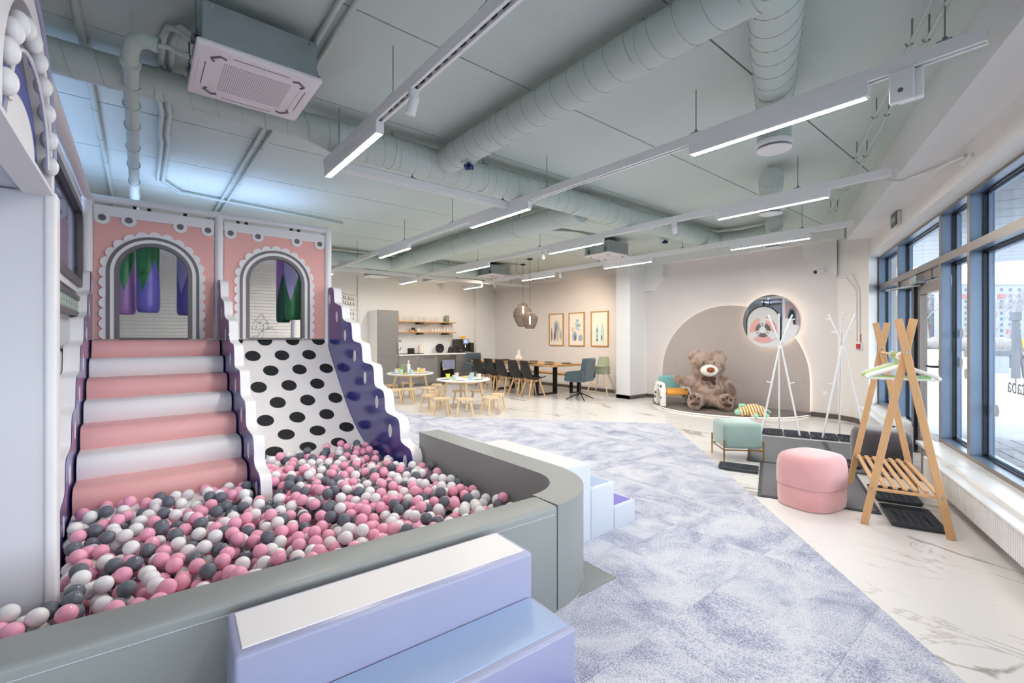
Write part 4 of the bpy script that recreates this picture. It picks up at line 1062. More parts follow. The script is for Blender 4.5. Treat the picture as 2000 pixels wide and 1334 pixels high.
while fails < 60 and len(balls) < 5200:
    best = None
    for _ in range(14):
        x, y = rg.uniform(-.75, 1.9), rg.uniform(1.75, 4.75)
        if not ball_ok(x, y): continue
        z = place(x, y)
        if y > 4.0 and z > .40 + rg.uniform(-.03, .04): continue
        if y > 3.49 and x < .64 and z > .42 + rg.uniform(-.04, .04): continue
        if best is None or z < best[2]: best = (x, y, z)
    lim = .295 + .075 * math.exp(-((best[0] - 1.25) ** 2 / .4 + (best[1] - 4.0) ** 2 / .5)) + .09 * math.exp(-((best[0] - .15) ** 2 / .35 + (best[1] - 3.75) ** 2 / .14)) if best else 0
    if best is None or best[2] > lim + .012: fails += 1; continue
    balls.append(best); cells.setdefault((int(best[0] // .07), int(best[1] // .07)), []).append(best)
def vis_rank(p):
    x, y, z = p; d = .63357 * x + .77369 * y
    sx = 1000 + 889 * (.77369 * x - .63357 * y) / d; sy = 659 - 889 * (z - 1.36) / d
    return d, sx, sy
def buried(p):
    x, y, z = p; v = Vector((0 - x, 0 - y, 1.36 - z)).normalized(); c = 0
    ci, cj = int(x // .07), int(y // .07)
    for i in range(ci - 2, ci + 3):
        for j in range(cj - 2, cj + 3):
            for q in cells.get((i, j), ()):
                if q is p: continue
                w = Vector(q) - Vector(p); t_ = w.dot(v)
                if t_ > .01:
                    e = (w - v * t_).length
                    if e < .03: c += 2
                    elif e < .05: c += 1
    return c >= 2
cand = []
for p in balls:
    d, sx, sy = vis_rank(p)
    yin = 1.593 + .19 + (1.60 - p[0]) * .0538
    k = yin / p[1]; zl = 1.36 + (p[2] + .02 - 1.36) * k
    if sx < -20 or sy > 1330 or zl < .53 or buried(p) or (p[0] < XP and sx > 110): continue
    cand.append((d, p))
cand.sort(key=lambda q: q[0])
near = set(id(p) for d, p in cand[:300])
def sphere(mat, sub):
    b = bmesh.new(); bmesh.ops.create_icosphere(b, subdivisions=sub, radius=BR); return b
protos = {}
for m, nm in (('ball_pink', 'pink'), ('ball_white', 'white'), ('ball_grey', 'dark grey')):
    mb = MB(); mb.bm(sphere(m, 4)); protos[m] = (mb, nm)
meshes = {}
rest = MB(); b = sphere(None, 3); b.verts.ensure_lookup_table(); sv = [v.co.copy() for v in b.verts]; sf = [tuple(v.index for v in f.verts) for f in b.faces]; b.free()
b = sphere(None, 2); b.verts.ensure_lookup_table(); sv2 = [v.co.copy() for v in b.verts]; sf2 = [tuple(v.index for v in f.verts) for f in b.faces]; b.free()
rv = []; rf = []; rmi = []
mats3 = ['ball_pink', 'ball_white', 'ball_grey']
for p in balls:
    m = rg.choices(mats3, (.36, .36, .28))[0]
    if id(p) in near:
        if m not in meshes:
            o = protos[m][0].obj('pit_ball', m, None, 'all'); meshes[m] = o
        else:
            o = bpy.data.objects.new('pit_ball', meshes[m].data); COL.objects.link(o)
        o.location = p; tag(o, 'glossy %s plastic ball in the near part of the ball pit' % protos[m][1], 'ball', '%s balls at the front of the pit' % protos[m][1])
    else:
        rest.cur = mats3.index(m); lo_ = p[2] < .25 and buried(p); rest.add([v + Vector(p) for v in (sv2 if lo_ else sv)], sf2 if lo_ else sf)
o = rest.obj('pit_ball_mass', mats3, None, 'all', recalc=False); o['kind'] = 'stuff'; tag(o, 'heap of pink, white and dark grey balls filling the back of the ball pit', 'balls')
print('balls', len(balls), len(near), len(cand))

# ================================================================== KITCHEN
KY = 11.36
def cabinet(x0, x1, z0, z1, label, fronts, name='base_cabinet', side='kit_grey', dep=.58):
    t = thing(name, label, 'cabinet', (x0, KY, 0)); w = x1 - x0
    MB().box(0.001, .02, z0, w - .001, dep + .01, z1).obj('body', side, t)
    if z0 > 0: MB().box(.001, .06, 0, w - .001, dep, z0).obj('plinth', 'kit_grey', t)
    for (nm, a, b, hnd) in fronts:
        f = MB().rbox(.003, 0, a + .002, w - .003, .019, b - .002, .002, 2).obj(nm, 'kit_grey', t)
        if hnd == 'bar_r': MB().box(w - .05, -.03, (a + b) / 2 - .2 if a < .5 else a + .05, w - .038, -.018, (a + b) / 2 + .2 if a < .5 else a + .55).obj('handle', 'chrome', f)
        elif hnd == 'bar_h': MB().box(w * .25, -.03, b - .07, w * .8, -.018, b - .058).obj('handle', 'chrome', f)
        elif hnd == 'knob': MB().lathe([(0, 0), (.008, 0), (.008, .012), (.014, .018), (0, .024)], M=Matrix.Translation((w * .5, 0, b - .06)) @ Matrix.Rotation(PI / 2, 4, 'X')).obj('knob', 'chrome', f, True)
        elif hnd == 'knob_r': MB().lathe([(0, 0), (.008, 0), (.008, .012), (.014, .018), (0, .024)], M=Matrix.Translation((w - .05, 0, b - .06)) @ Matrix.Rotation(PI / 2, 4, 'X')).obj('knob', 'chrome', f, True)
    return t
t = cabinet(4.78, 5.38, .08, 2.08, 'tall grey fridge cabinet at the left of the kitchen', [('door', .08, .87, 'bar_r'), ('door', .87, 2.08, 'bar_r')], 'tall_cabinet', 'wall')
cabinet(5.382, 5.98, .08, .865, 'grey sink cabinet with one small knob beside the fridge cabinet', [('door', .08, .865, 'knob_r')])
cabinet(5.98, 6.58, .08, .865, 'grey dishwasher front with a long bar handle', [('door', .08, .865, 'bar_h')])
cabinet(7.18, 7.80, .08, .865, 'grey unit of three drawers with small knobs beside the oven', [('drawer', .62, .865, 'knob'), ('drawer', .375, .62, 'knob'), ('drawer', .08, .375, 'knob')])
t = thing('oven', 'built-in oven with brown steel front and dark window', 'oven', (6.58, KY, 0))
MB().box(.002, .02, .08, .598, .57, .865).obj('body', 'kit_grey', t); MB().box(.001, .06, 0, .599, .57, .08).obj('plinth', 'kit_grey', t)
MB().rbox(.003, 0, .10, .597, .019, .74, .003, 2).obj('door', 'oven_steel', t); MB().rbox(.003, 0, .745, .597, .019, .863, .003, 2).obj('control_panel', 'oven_steel', t)
MB().rbox(.08, -.004, .20, .52, .002, .62, .002, 2).obj('window', 'black_gloss', t)
for x in (.17, .30, .43): MB().cyl((x, -.022, .805), (x, 0, .805), .02, n=16).obj('knob', 'chrome', t, True)
MB().cyl((.07, -.045, .695), (.53, -.045, .695), .009, n=8).obj('door_handle', 'chrome', t)
for x in (.09, .51): MB().cyl((x, -.045, .695), (x, .0, .695), .006, n=6).obj('handle_foot', 'chrome', t)
t = thing('towel', 'grey-blue kitchen towel hanging over the oven handle', 'towel', (6.88, KY - .056, 0))
def cloth(u0, u1, ztop, zl, zr, y, mat, nm):
    MB().grid(lambda u, v: Vector((u0 + (u1 - u0) * u + .012 * math.sin(9 * v + u * 3), y - .008 * math.sin(14 * u) * v, ztop - v * (ztop - (zl + (zr - zl) * u)))), 20, 12).obj(nm, mat, t, True)
cloth(-.19, .22, .71, .42, .46, -.004, 'towel_b', 'under_layer'); cloth(-.2, .2, .712, .50, .44, -.014, 'towel', 'top_layer')
MB().grid(lambda u, v: Vector((-.2 + .4 * u, -.006 + .022 * v, .712 + .002 * math.sin(PI * v))), 8, 3).obj('fold', 'towel', t, True)
tag(MB().rbox(5.385, KY - .02, .866, 7.82, YK - .002, .90, .003, 2).obj('worktop', 'laminate'), 'long white kitchen worktop', 'worktop')
tag(MB().box(5.385, YK - .012, .901, 7.30, YK - .001, 1.50).obj('splashback', 'white_paint'), 'white splashback panel under the shelves', 'splashback')
# things on the worktop
t = thing('kitchen_tap', 'tall black kitchen tap at the sink', 'tap', (5.52, 11.72, .90))
mb = MB(); mb.cyl((0, 0, 0), (0, 0, .02), .03); mb.box(-.016, -.016, 0, .016, .016, .37); mb.box(-.016, -.19, .345, .016, 0, .37); mb.obj('body', 'black', t)
MB().tube([(.01, 0, .10), (.08, -.01, .12), (.09, -.01, .19)], .009, 6).obj('lever', 'black', t)
t = thing('sink', 'black sink set into the worktop', 'sink', (5.72, 11.55, .90))
MB().rbox(-.3, -.16, 0.0005, .42, .24, .012, .004, 2).obj('basin_rim', 'black', t); MB().rbox(-.26, -.12, .008, .05, .2, .014, .003, 2).obj('bowl', 'black_gloss', t)
t = thing('dish_box', 'small black box beside the sink', 'box', (5.90, 11.68, .9125)); MB().rbox(-.08, -.06, 0, .08, .06, .14, .01, 3).obj('body', 'black', t); MB().box(-.07, -.05, .138, .07, .05, .146).obj('lid', 'black_gloss', t)
t = thing('paper_roll', 'white kitchen paper roll on a holder', 'paper roll', (6.22, 11.70, .901))
MB().cyl((0, 0, 0), (0, 0, .012), .085, n=24).obj('base', 'steel', t, True); MB().cyl((0, 0, .012), (0, 0, .24), .085, n=28).obj('roll', 'ceramic', t, True); MB().cyl((0, 0, .24), (0, 0, .26), .01).obj('rod', 'steel', t)
t = thing('speaker_disc', 'round black speaker leaning on the splashback', 'speaker', (6.84, 11.74, .901))
MB().lathe([(0, 0), (.12, 0), (.135, .02), (.135, .06), (.12, .08), (0, .085)], n=32, M=Matrix.Translation((0, 0, .137)) @ Matrix.Rotation(PI / 2, 4, 'X')).obj('body', 'black', t, True)
MB().cyl((0, -.086, .09), (0, -.083, .09), .015).obj('badge', 'steel', t); MB().box(-.08, -.07, 0, .08, .0, .012).obj('foot', 'chrome', t)
t = thing('gooseneck_kettle', 'black gooseneck kettle on the worktop', 'kettle', (7.19, 11.70, .901))
MB().lathe([(0, .0), (.085, 0), (.085, .015), (.075, .018), (.05, .15), (.045, .165), (0, .17)], n=24).obj('body', 'black', t, True); MB().lathe([(0, .17), (.04, .17), (.012, .18), (.014, .2), (0, .205)], n=16).obj('lid', 'black', t, True)
MB().tube(chaikin([(-.065, 0, .03), (-.11, 0, .04), (-.10, 0, .14), (-.145, 0, .16)], 2), .007, 6).obj('spout', 'chrome', t, True); MB().tube(chaikin([(.045, 0, .155), (.12, 0, .16), (.12, 0, .05)], 2), .009, 6).obj('handle', 'black', t, True)
t = thing('coffee_machine', 'large black coffee machine with a lit blue screen', 'coffee machine', (7.36, 11.45, .901))
MB().rbox(0, .04, 0, .16, .40, .40, .012, 3).obj('left_tower', 'coffee_dark', t); MB().rbox(.16, .14, 0, .42, .42, .41, .01, 3).obj('body', 'coffee_dark', t); MB().rbox(.42, .05, .0, .56, .42, .30, .012, 3).obj('milk_unit', 'coffee_dark', t)
MB().rbox(.16, .02, 0, .42, .14, .03, .004, 2).obj('drip_tray', 'steel', t); MB().rbox(.17, .08, .24, .37, .15, .41, .008, 2).obj('screen_frame', 'steel', t); MB().box(.205, .076, .285, .345, .0795, .395).obj('screen', 'screen', t)
MB().tube([(.25, .13, .23), (.25, .07, .22), (.25, .06, .17)], .012, 8).obj('spout', 'chrome', t, True); MB().rbox(.43, .1, .30, .5, .25, .42, .01, 3).obj('bean_box', 'glass_item', t)
MB().rbox(.03, .03, .05, .12, .042, .08, .002, 2).obj('badge', 'steel', t)
t = thing('price_card', 'small yellow card standing on the coffee machine', 'card', (7.60, 11.62, 1.312)); MB().box(-.08, -.004, 0, .08, .004, .09, Matrix.Rotation(-.2, 4, 'X')).obj('card', 'yellow_card', t); MB().box(-.05, 0, 0, .05, .05, .004).obj('foot', 'black', t)
# shelves
for z, lab, nm in ((1.815, 'upper wooden wall shelf above the worktop', 'up'), (1.515, 'lower wooden wall shelf above the worktop', 'lo')):
    t = thing('wall_shelf', lab, 'shelf', (5.40, 11.70, z)); MB().rbox(0, 0, -.028, 2.02, .258, 0, .003, 2).obj('board', 'shelf_wood', t)
    for x in (.78, 1.62): MB().box(x, .005, -.075, x + .13, .255, -.03).obj('bracket', 'black', t)
def jar(nm, x, z, r, h, mat, label, lid=None, cat='jar', group=None, y=11.83, lidh=.02):
    t = thing(nm, label, cat, (x, y, z + .001), group=group)
    if cat in ('glass',):
        MB().lathe([(0, 0), (r * .8, 0), (r, .01), (r, h), (r - .003, h), (r - .004, .012), (0, .012)], n=18).obj('bowl', mat, t, True)
    else: MB().lathe([(0, 0), (r * .92, 0), (r, .01), (r, h * .9), (r * .93, h), (0, h)], n=18).obj('body', mat, t, True)
    if lid: MB().cyl((0, 0, h), (0, 0, h + lidh), r * .9, n=18).obj('lid', lid, t, True)
    return t
jar('tin', 5.46, 1.815, .045, .15, 'c_yellow', 'yellow tin at the left end of the upper shelf', 'black', 'tin'); jar('tin', 5.57, 1.815, .045, .12, 'orange', 'orange tin beside the yellow tin on the upper shelf', 'h_orange', 'tin')
g = jar('drinking_glass', 5.72, 1.815, .036, .14, 'glass_item', 'tall clear drinking glass in the row on the upper shelf', cat='glass', group='clear glasses on the upper shelf')
for i in range(1, 12): dup(g, (5.72 + i * .105, 11.83 + .03 * (i % 2), 1.816))
jar('canister', 7.16, 1.815, .06, .20, 'jar_green', 'green canister at the right end of the upper shelf', None, 'canister')
g = jar('tumbler', 5.46, 1.515, .038, .09, 'glass_item', 'short clear tumbler in the row on the lower shelf', cat='glass', group='clear tumblers on the lower shelf')
for i in range(1, 5): dup(g, (5.46 + i * .1, 11.83, 1.516))
jar('black_jar', 6.05, 1.515, .05, .12, 'black', 'black jar over a copper bowl on the lower shelf', None); jar('copper_bowl', 5.98, 1.515, .05, .05, 'h_orange', 'low copper bowl in front of the black jar', None, 'bowl', y=11.74)
jar('white_jar', 6.20, 1.515, .06, .09, 'ceramic', 'round white jar on the lower shelf', None)
for i in range(3): jar('glass_canister', 6.32 + .11 * i, 1.515, .042, .20, 'glass_item', 'glass canister with cork lid, %s of three on the lower shelf' % ('first', 'second', 'third')[i], 'shelf_wood', 'canister', 'corked canisters')
g = jar('cream_cup', 6.66, 1.515, .042, .085, 'ceramic', 'cream cup in the row on the lower shelf', None, 'cup', 'cream cups on the lower shelf')
for i in range(1, 6): dup(g, (6.66 + i * .1, 11.83, 1.516))
# vertical pipe and line drawing left of the fridge
tag(MB().cyl((4.50, YK - .03, 0), (4.50, YK - .03, 3.0), .02, n=10).obj('wall_pipe', 'wall'), 'thin white vertical pipe on the wall left of the fridge', 'pipe')
def stroke(mb, pts, w):
    P = [Vector((x, 0, z)) for x, z in pts]; vs = []
    for i, p in enumerate(P):
        d = (P[min(i + 1, len(P) - 1)] - P[max(i - 1, 0)]).normalized(); n = Vector((-d.z, 0, d.x)); k = w * (.5 + .5 * math.sin(PI * (i + .4) / (len(P) - .2)))
        vs += [p + n * k, p - n * k]
    mb.add(vs, [(2 * i, 2 * i + 1, 2 * i + 3, 2 * i + 2) for i in range(len(P) - 1)])
t = thing('wall_drawing', 'black line drawing of a tiger on the back wall left of the fridge', 'wall drawing', (3.95, YK - .002, 2.0))
mb = MB(); rr_ = random.Random(5)
for row in range(5):
    for i in range(7):
        x = .0 + i * .07 + rr_.uniform(-.01, .01); z = .52 - row * .13 - .10 * math.sin(x * 4)
        if row == 2: continue
        stroke(mb, [(x, z), (x + .012 + rr_.uniform(-.02, .02), z - .05), (x + .01, z - .09)], .009)
    stroke(mb, [(-.05 + i * .06, .57 - row * .13 - .1 * math.sin((-.05 + i * .06) * 4)) for i in range(10)], .005)
for k in range(5): stroke(mb, [(-.32 + .02 * k, .45 - .1 * k), (-.2, .46 - .085 * k), (-.1, .40 - .07 * k)], .013)
for k in range(4): stroke(mb, [(-.28 + .06 * k, .2), (-.24 + .07 * k, .12), (-.18 + .07 * k, .05)], .012)
mb.obj('strokes', 'ink', t)
t = thing('wall_drawing', 'black line drawing of a spotted leopard on the back wall seen through the right arch', 'wall drawing', (2.05, YK - .002, 1.36))
mb = MB()
head = [(.0, .38), (.08, .48), (.16, .52), (.2, .60), (.27, .6), (.28, .52), (.36, .46), (.42, .36), (.44, .26), (.38, .2), (.3, .2), (.22, .16), (.15, .05), (.1, -.02)]
stroke(mb, chaikin(head, 2), .008); stroke(mb, [(.33, .36), (.37, .37), (.4, .34)], .012); stroke(mb, [(.40, .27), (.43, .26), (.42, .22)], .016); stroke(mb, [(.42, .22), (.36, .21), (.34, .23)], .006)
for k in range(4): stroke(mb, [(.43, .24 - .015 * k), (.52, .27 - .02 * k), (.6, .25 - .02 * k)], .003)
for i in range(46):
    x, z = rr_.uniform(-.05, .3), rr_.uniform(-.02, .5)
    if z > .40 + x * .4: continue
    r = rr_.uniform(.008, .016); mb.add([Vector((x + r * math.cos(a), 0, z + r * math.sin(a))) for a in (0, 1, 2, 3.1, 4.2, 5.2)], [(0, 1, 2, 3, 4, 5)])
mb.obj('strokes', 'ink', t); t.scale = (.72, 1, .9)

# ================================================================== SMALL TABLES AND STOOLS
def round_table(x, y, label):
    t = thing('round_table', label, 'table', (x, y, 0), .35, 'round children tables'); 
    MB().lathe([(0, .535), (.515, .535), (.52, .54), (.52, .556), (.515, .56), (0, .56)], n=48).obj('table_top', 'laminate', t, True)
    for k in range(4):
        a = PI / 4 + k * PI / 2; c, s_ = math.cos(a), math.sin(a); MB().cyl((.42 * c, .42 * s_, 0), (.31 * c, .31 * s_, .535), .018, .030, n=12).obj('leg', 'birch', t, True)
    for k in range(4):
        a = PI / 4 + k * PI / 2; b_ = a + PI / 2; mb = MB(); d = Vector((math.cos(b_) - math.cos(a), math.sin(b_) - math.sin(a), 0)) * .31
        M = Matrix.Translation((.31 * math.cos(a), .31 * math.sin(a), .475)) @ Matrix.Rotation(math.atan2(d.y, d.x), 4, 'Z'); mb.box(.02, -.01, 0, d.length - .02, .01, .06, M); mb.obj('apron', 'birch', t)
    return t
TA = (4.86, 7.42); TB = (4.74, 9.42)
ta = round_table(*TA, 'white round children table with wooden legs, nearer to the camera'); tb = round_table(*TB, 'white round children table with wooden legs, in front of the fridge cabinet')
stool0 = thing('wooden_stool', '', 'stool', (0, 0, 0), 0, 'small wooden stools')
mb = MB(); mb.plate([rr(-.15, .15, -.11, .11, .06, 6)], lambda x, y: Vector((x, y, .30)), lambda x, y: Vector((x, y, .27))); mb.obj('seat', 'birch', stool0)
for sx in (-1, 1):
    for sy in (-1, 1): MB().cyl((sx * .145, sy * .115, 0), (sx * .095, sy * .07, .27), .014, .019, n=10).obj('leg', 'birch', stool0, True)
def from_px(x, y, z):
    r = (x - 1000) / 889; qx, qy, qz = .77369 * r + .63357, -.63357 * r + .77369, -(y - 659) / 889; d = (z - 1.36) / qz; return qx * d, qy * d
stools = [((764, 751), 'behind the rear table at far left'), ((772, 760), 'at the front left of the rear table'), ((796, 747), 'behind the rear table near the sink cabinet'), ((797, 759), 'in front of the rear table, beside its middle leg'), ((837, 757), 'at the right side of the rear table'), ((853, 750), 'behind the rear table at its right'), ((849, 765), 'between the two round tables'), ((839, 771), 'left of the front table, outermost'), ((862, 777), 'front left of the front table'), ((908, 778), 'nearest the carpet in front of the front table'), ((899, 762), 'behind the front table, left one'), ((934, 762), 'behind the front table, right one'), ((958, 775), 'right of the front table, nearer one'), ((972, 769), 'right of the front table, outermost')]
for i, ((a, b_), lab) in enumerate(stools):
    x, y = from_px(a, b_, .30)
    if i == 0: s_ = stool0
    else: s_ = dup(stool0)
    s_.location = (x, y, 0); s_.rotation_euler = (0, 0, [.3, 1.2, -.6, -.65, .4, .9, 1.0, .5, -.7, -.66, -.62, -.5, .1, .7][i]); s_['label'] = 'small light wooden stool ' + lab
# cups and plates on the small tables
def cup(x, y, mat, label, grp):
    t = thing('paper_cup', label, 'cup', (x, y, .561), group=grp); MB().lathe([(0, 0), (.034, 0), (.043, .095), (.040, .095), (.032, .006), (0, .006)], n=18).obj('cup_wall', mat, t, True); return t
def plate(x, y, mat, label, grp, r=.09, z=.561):
    t = tag(MB().lathe([(0, 0), (r * .6, 0), (r, .012), (r, .015), (r * .6, .005), (0, .005)], n=28).obj('plate', mat, None, True), label, 'plate', grp); t.location = (x, y, z); return t
cn = {'c_pink': 'pink', 'c_yellow': 'yellow', 'c_mint': 'mint', 'c_blue': 'pale blue', 'c_white': 'white'}
seqB = ['c_white', 'c_pink', 'c_yellow', 'c_white', 'c_mint', 'c_blue', 'c_yellow', 'c_pink']
seqA = ['c_mint', 'c_pink', 'c_yellow', 'c_mint', 'c_blue', 'c_white']
for T, seq, nm in ((TB, seqB, 'rear'), (TA, seqA, 'front')):
    n = len(seq); cnt = {}
    for i, c in enumerate(seq):
        a = 2 * PI * i / n + .4; cnt[c] = cnt.get(c, 0) + 1; q = '' if seq.count(c) == 1 else (' the %s one' % ('left', 'right')[min(cnt[c] - 1, 1)])
        cup(T[0] + .30 * math.cos(a), T[1] + .30 * math.sin(a), c, '%s cup on the %s round table%s' % (cn[c], nm, ',' + q if q else ''), 'cups on the %s round table' % nm)
        a += .42; plate(T[0] + .36 * math.cos(a), T[1] + .36 * math.sin(a), seq[(i + 2) % n], '%s plate on the %s round table, place %s' % (cn[seq[(i + 2) % n]], nm, ('one', 'two', 'three', 'four', 'five', 'six', 'seven', 'eight')[i]), 'plates on the %s round table' % nm)
t = thing('pump_bottle', 'white pump bottle standing on the rear round table', 'bottle', (TB[0] - .02, TB[1] + .05, .561)); MB().rbox(-.035, -.035, 0, .035, .035, .20, .01, 3).obj('body', 'c_white', t); MB().cyl((0, 0, .2), (0, 0, .25), .012).obj('neck', 'c_white', t); MB().rbox(-.02, -.03, .25, .02, .02, .275, .006, 2).obj('pump', 'c_white', t)
t = thing('menu_card', 'pale green card behind the pump bottle on the rear table', 'card', (TB[0] - .13, TB[1] + .08, .561), .2); MB().box(-.07, -.003, 0, .07, .003, .20).obj('sheet', 'jar_green', t); MB().box(-.07, 0, 0, .07, .06, .004).obj('foot', 'jar_green', t)

# ================================================================== DINING
DT = thing('dining_table', 'long live-edge wooden dining table on black metal frames', 'table', (0, 0, 0))
tx0, tx1, ty0, ty1 = 7.05, 7.98, 7.2, 10.35
mb = MB(); rw = random.Random(8); N = 24
loop = [(tx0 + rw.uniform(-.02, .02), ty0 + (ty1 - ty0) * i / N) for i in range(N + 1)][::-1] + [(tx1 + rw.uniform(-.02, .02), ty0 + (ty1 - ty0) * i / N) for i in range(N + 1)]
mb.plate([loop], lambda x, y: Vector((x, y, .745)), lambda x, y: Vector((x, y, .70))); mb.obj('table_top', 'table_wood', DT)
for y in (7.9, 9.55):
    mb = MB(); mb.box(7.18, y - .05, .0, 7.85, y + .05, .03); mb.box(7.18, y - .05, .03, 7.24, y + .05, .70); mb.box(7.79, y - .05, .03, 7.85, y + .05, .70); mb.box(7.24, y - .05, .67, 7.79, y + .05, .699); mb.obj('leg_frame', 'black', DT)
t = thing('bench', 'wooden wall bench behind the dining table', 'bench', (0, 0, 0)); MB().rbox(8.12, 7.4, .42, 8.5, 10.2, .46, .006, 2).obj('seat', 'table_wood', t)
for y in (7.7, 9.9):
    mb = MB(); mb.box(8.16, y - .04, 0, 8.46, y + .04, .02); mb.box(8.16, y - .04, .02, 8.2, y + .04, .419); mb.box(8.42, y - .04, .02, 8.46, y + .04, .419); mb.obj('leg_frame', 'black', t)
# black shell chairs with wooden legs, facing +x
ch0 = thing('dining_chair', '', 'chair', (0, 0, 0), 0, 'black shell chairs along the dining table')
def shell(u, v):
    # u across, v from seat front to top of back
    prof = [(0, .235, .455), (.12, .15, .43), (.3, .0, .42), (.45, -.12, .435), (.55, -.19, .49), (.7, -.235, .60), (.85, -.265, .72), (1, -.30, .84)]
    for (a, x1_, z1_), (b_, x2_, z2_) in zip(prof, prof[1:]):
        if a <= v <= b_:
            k = (v - a) / (b_ - a); x, z = x1_ + (x2_ - x1_) * k, z1_ + (z2_ - z1_) * k; break
    w = .215 if v < .5 else .215 - .05 * ((v - .5) / .5) ** 2
    if v < .12: w = .2 + .035 * v / .12
    q = (u - .5) * 2; lift = .05 * q * q * (1 if v < .5 else 0) ; fwd = .06 * q * q * (1 if v > .5 else .3)
    return Vector((x + fwd, q * w, z + lift))
mb = MB(); mb.grid(shell, 12, 20)
k0 = len(mb.v); top = list(mb.v); mb.v += [(p[0] - .012 if p[2] > .5 else p[0], p[1], p[2] - .014) for p in top]; mb.f += [tuple(i + k0 for i in reversed(f)) for f in mb.f[:]]; mb.mi = [0] * len(mb.f)
W_ = 13; rim = [i for i in range(W_)] + [W_ * j + 12 for j in range(1, 21)] + [W_ * 20 + i for i in range(11, -1, -1)] + [W_ * j for j in range(19, 0, -1)]
for a, b_ in zip(rim, rim[1:] + rim[:1]): mb.f.append((a, b_, b_ + k0, a + k0)); mb.mi.append(0)
mb.obj('shell', 'chair_black', ch0, 'all')
for sx in (-1, 1):
    for sy in (-1, 1): MB().cyl((sx * .225, sy * .19, 0), (sx * .10, sy * .11, .405), .013, .022, n=10).obj('leg', 'oak', ch0, True)
MB().box(-.14, -.02, .36, .14, .02, .395).obj('stretcher', 'oak', ch0); MB().box(-.02, -.15, .36, .02, .15, .395).obj('stretcher', 'oak', ch0)
cl_ = ['nearest the camera', 'second from the near end', 'in the middle of the row', 'second from the kitchen end', 'at the kitchen end of the row']
for i, y in enumerate((7.71, 8.17, 8.64, 9.13, 9.60)):
    c_ = ch0 if i == 0 else dup(ch0); c_.location = (6.92 + .02 * (i % 2), y, 0); c_.rotation_euler = (0, 0, [-.15, -.06, -.06, -.03, 0][i]); c_['label'] = 'black wooden-legged shell chair at the dining table, ' + cl_[i]
# teal armchairs
ar0 = thing('armchair', 'blue-grey upholstered swivel armchair at the near end of the dining table', 'armchair', (7.48, 6.78, 0), PI / 2 + .25, 'upholstered armchairs at the table ends')
MB().rbox(-.23, -.25, .40, .27, .25, .50, .04, 4).obj('seat', 'teal_fabric', ar0, True)
def pad(x0, x1, y0, y1, z0, z1, lean, r=.04):
    M = Matrix.Translation((x0, 0, z0)) @ Matrix.Rotation(lean, 4, 'Y'); return MB().rbox(0, y0, 0, x1 - x0, y1, z1 - z0, r, 4, M)
mb = pad(-.28, -.18, -.24, .24, .42, .90, -.16); mb.v = [(v[0] + .10 * (v[1] / .24) ** 2, v[1] * (1 + .12 * max(0, v[2] - .6)), v[2] + (.03 * (abs(v[1]) / .24) ** 2 - .012 if v[2] > .8 else 0)) for v in mb.v]; mb.obj('backrest', 'teal_fabric', ar0, True)
for s_ in (-1, 1):
    mb = MB(); mb.plate([chaikin([(-.22, .40), (-.24, .62), (-.16, .66), (.12, .63), (.2, .60), (.22, .52), (.16, .40)], 2, True)], lambda x, z: Vector((x, s_ * .25, z)), lambda x, z: Vector((x, s_ * .31, z))); mb.obj('armrest', 'teal_fabric', ar0, True)
MB().cyl((0, 0, .12), (0, 0, .40), .025, n=12).obj('column', 'black', ar0, True)
for k in range(4):
    a = PI / 4 + k * PI / 2; MB().cyl((.02 * math.cos(a), .02 * math.sin(a), .14), (.31 * math.cos(a), .31 * math.sin(a), .012), .014, .011, n=8).obj('foot', 'black', ar0, True)
dup(ar0, (7.5, 10.72, 0), -PI / 2, 'blue-grey upholstered armchair at the far kitchen end of the dining table')
t = thing('vase', 'cream bulb vase with a straight neck on the dining table', 'vase', (7.55, 8.95, .746)); MB().lathe([(0, 0), (.07, 0), (.115, .06), (.10, .12), (.05, .155), (.042, .17), (.042, .30), (.036, .30), (.036, .16), (0, .155)], n=28).obj('body', 'ceramic', t, True)
k = 0
pl_lab = ['nearest left', 'second left', 'third left', 'fourth left', 'farthest left', 'nearest right', 'second right', 'third right', 'fourth right', 'farthest right']
for sx in (7.25, 7.8):
    for i in range(5):
        plate(sx, 7.5 + i * .58, 'plate_dark', 'dark stoneware plate on the dining table, %s' % pl_lab[k], 'plates on the dining table', .13, .746); k += 1
# high chair
t = thing('high_chair', 'green plastic high chair on wooden legs beside the column', 'high chair', (8.40, 6.95, 0), .3)
for sx in (-1, 1):
    for sy in (-1, 1): MB().cyl((sx * .27, sy * .27, 0), (sx * .12, sy * .12, .52), .014, .018, n=10).obj('leg', 'birch', t, True)
MB().rbox(-.16, -.17, .50, .16, .17, .56, .02, 3).obj('seat', 'sage_plastic', t, True); MB().lathe([(0, .56), (.19, .56), (.2, .68), (.185, .68), (.175, .575), (0, .575)], n=24).obj('tub', 'sage_plastic', t, True)
MB().grid(lambda u, v: Vector((.175 - .06 * (2 * u - 1) ** 2 + .05 * v, (u - .5) * .34 * (1 - .3 * v * v), .58 + .32 * v)), 10, 8).obj('backrest', 'sage_plastic', t, True); MB().rbox(-.38, -.2, .69, -.04, .2, .715, .01, 3).obj('tray', 'sage_plastic', t, True)
MB().cyl((-.19, -.19, .27), (-.19, .19, .27), .012, n=8).obj('footrest', 'birch', t)
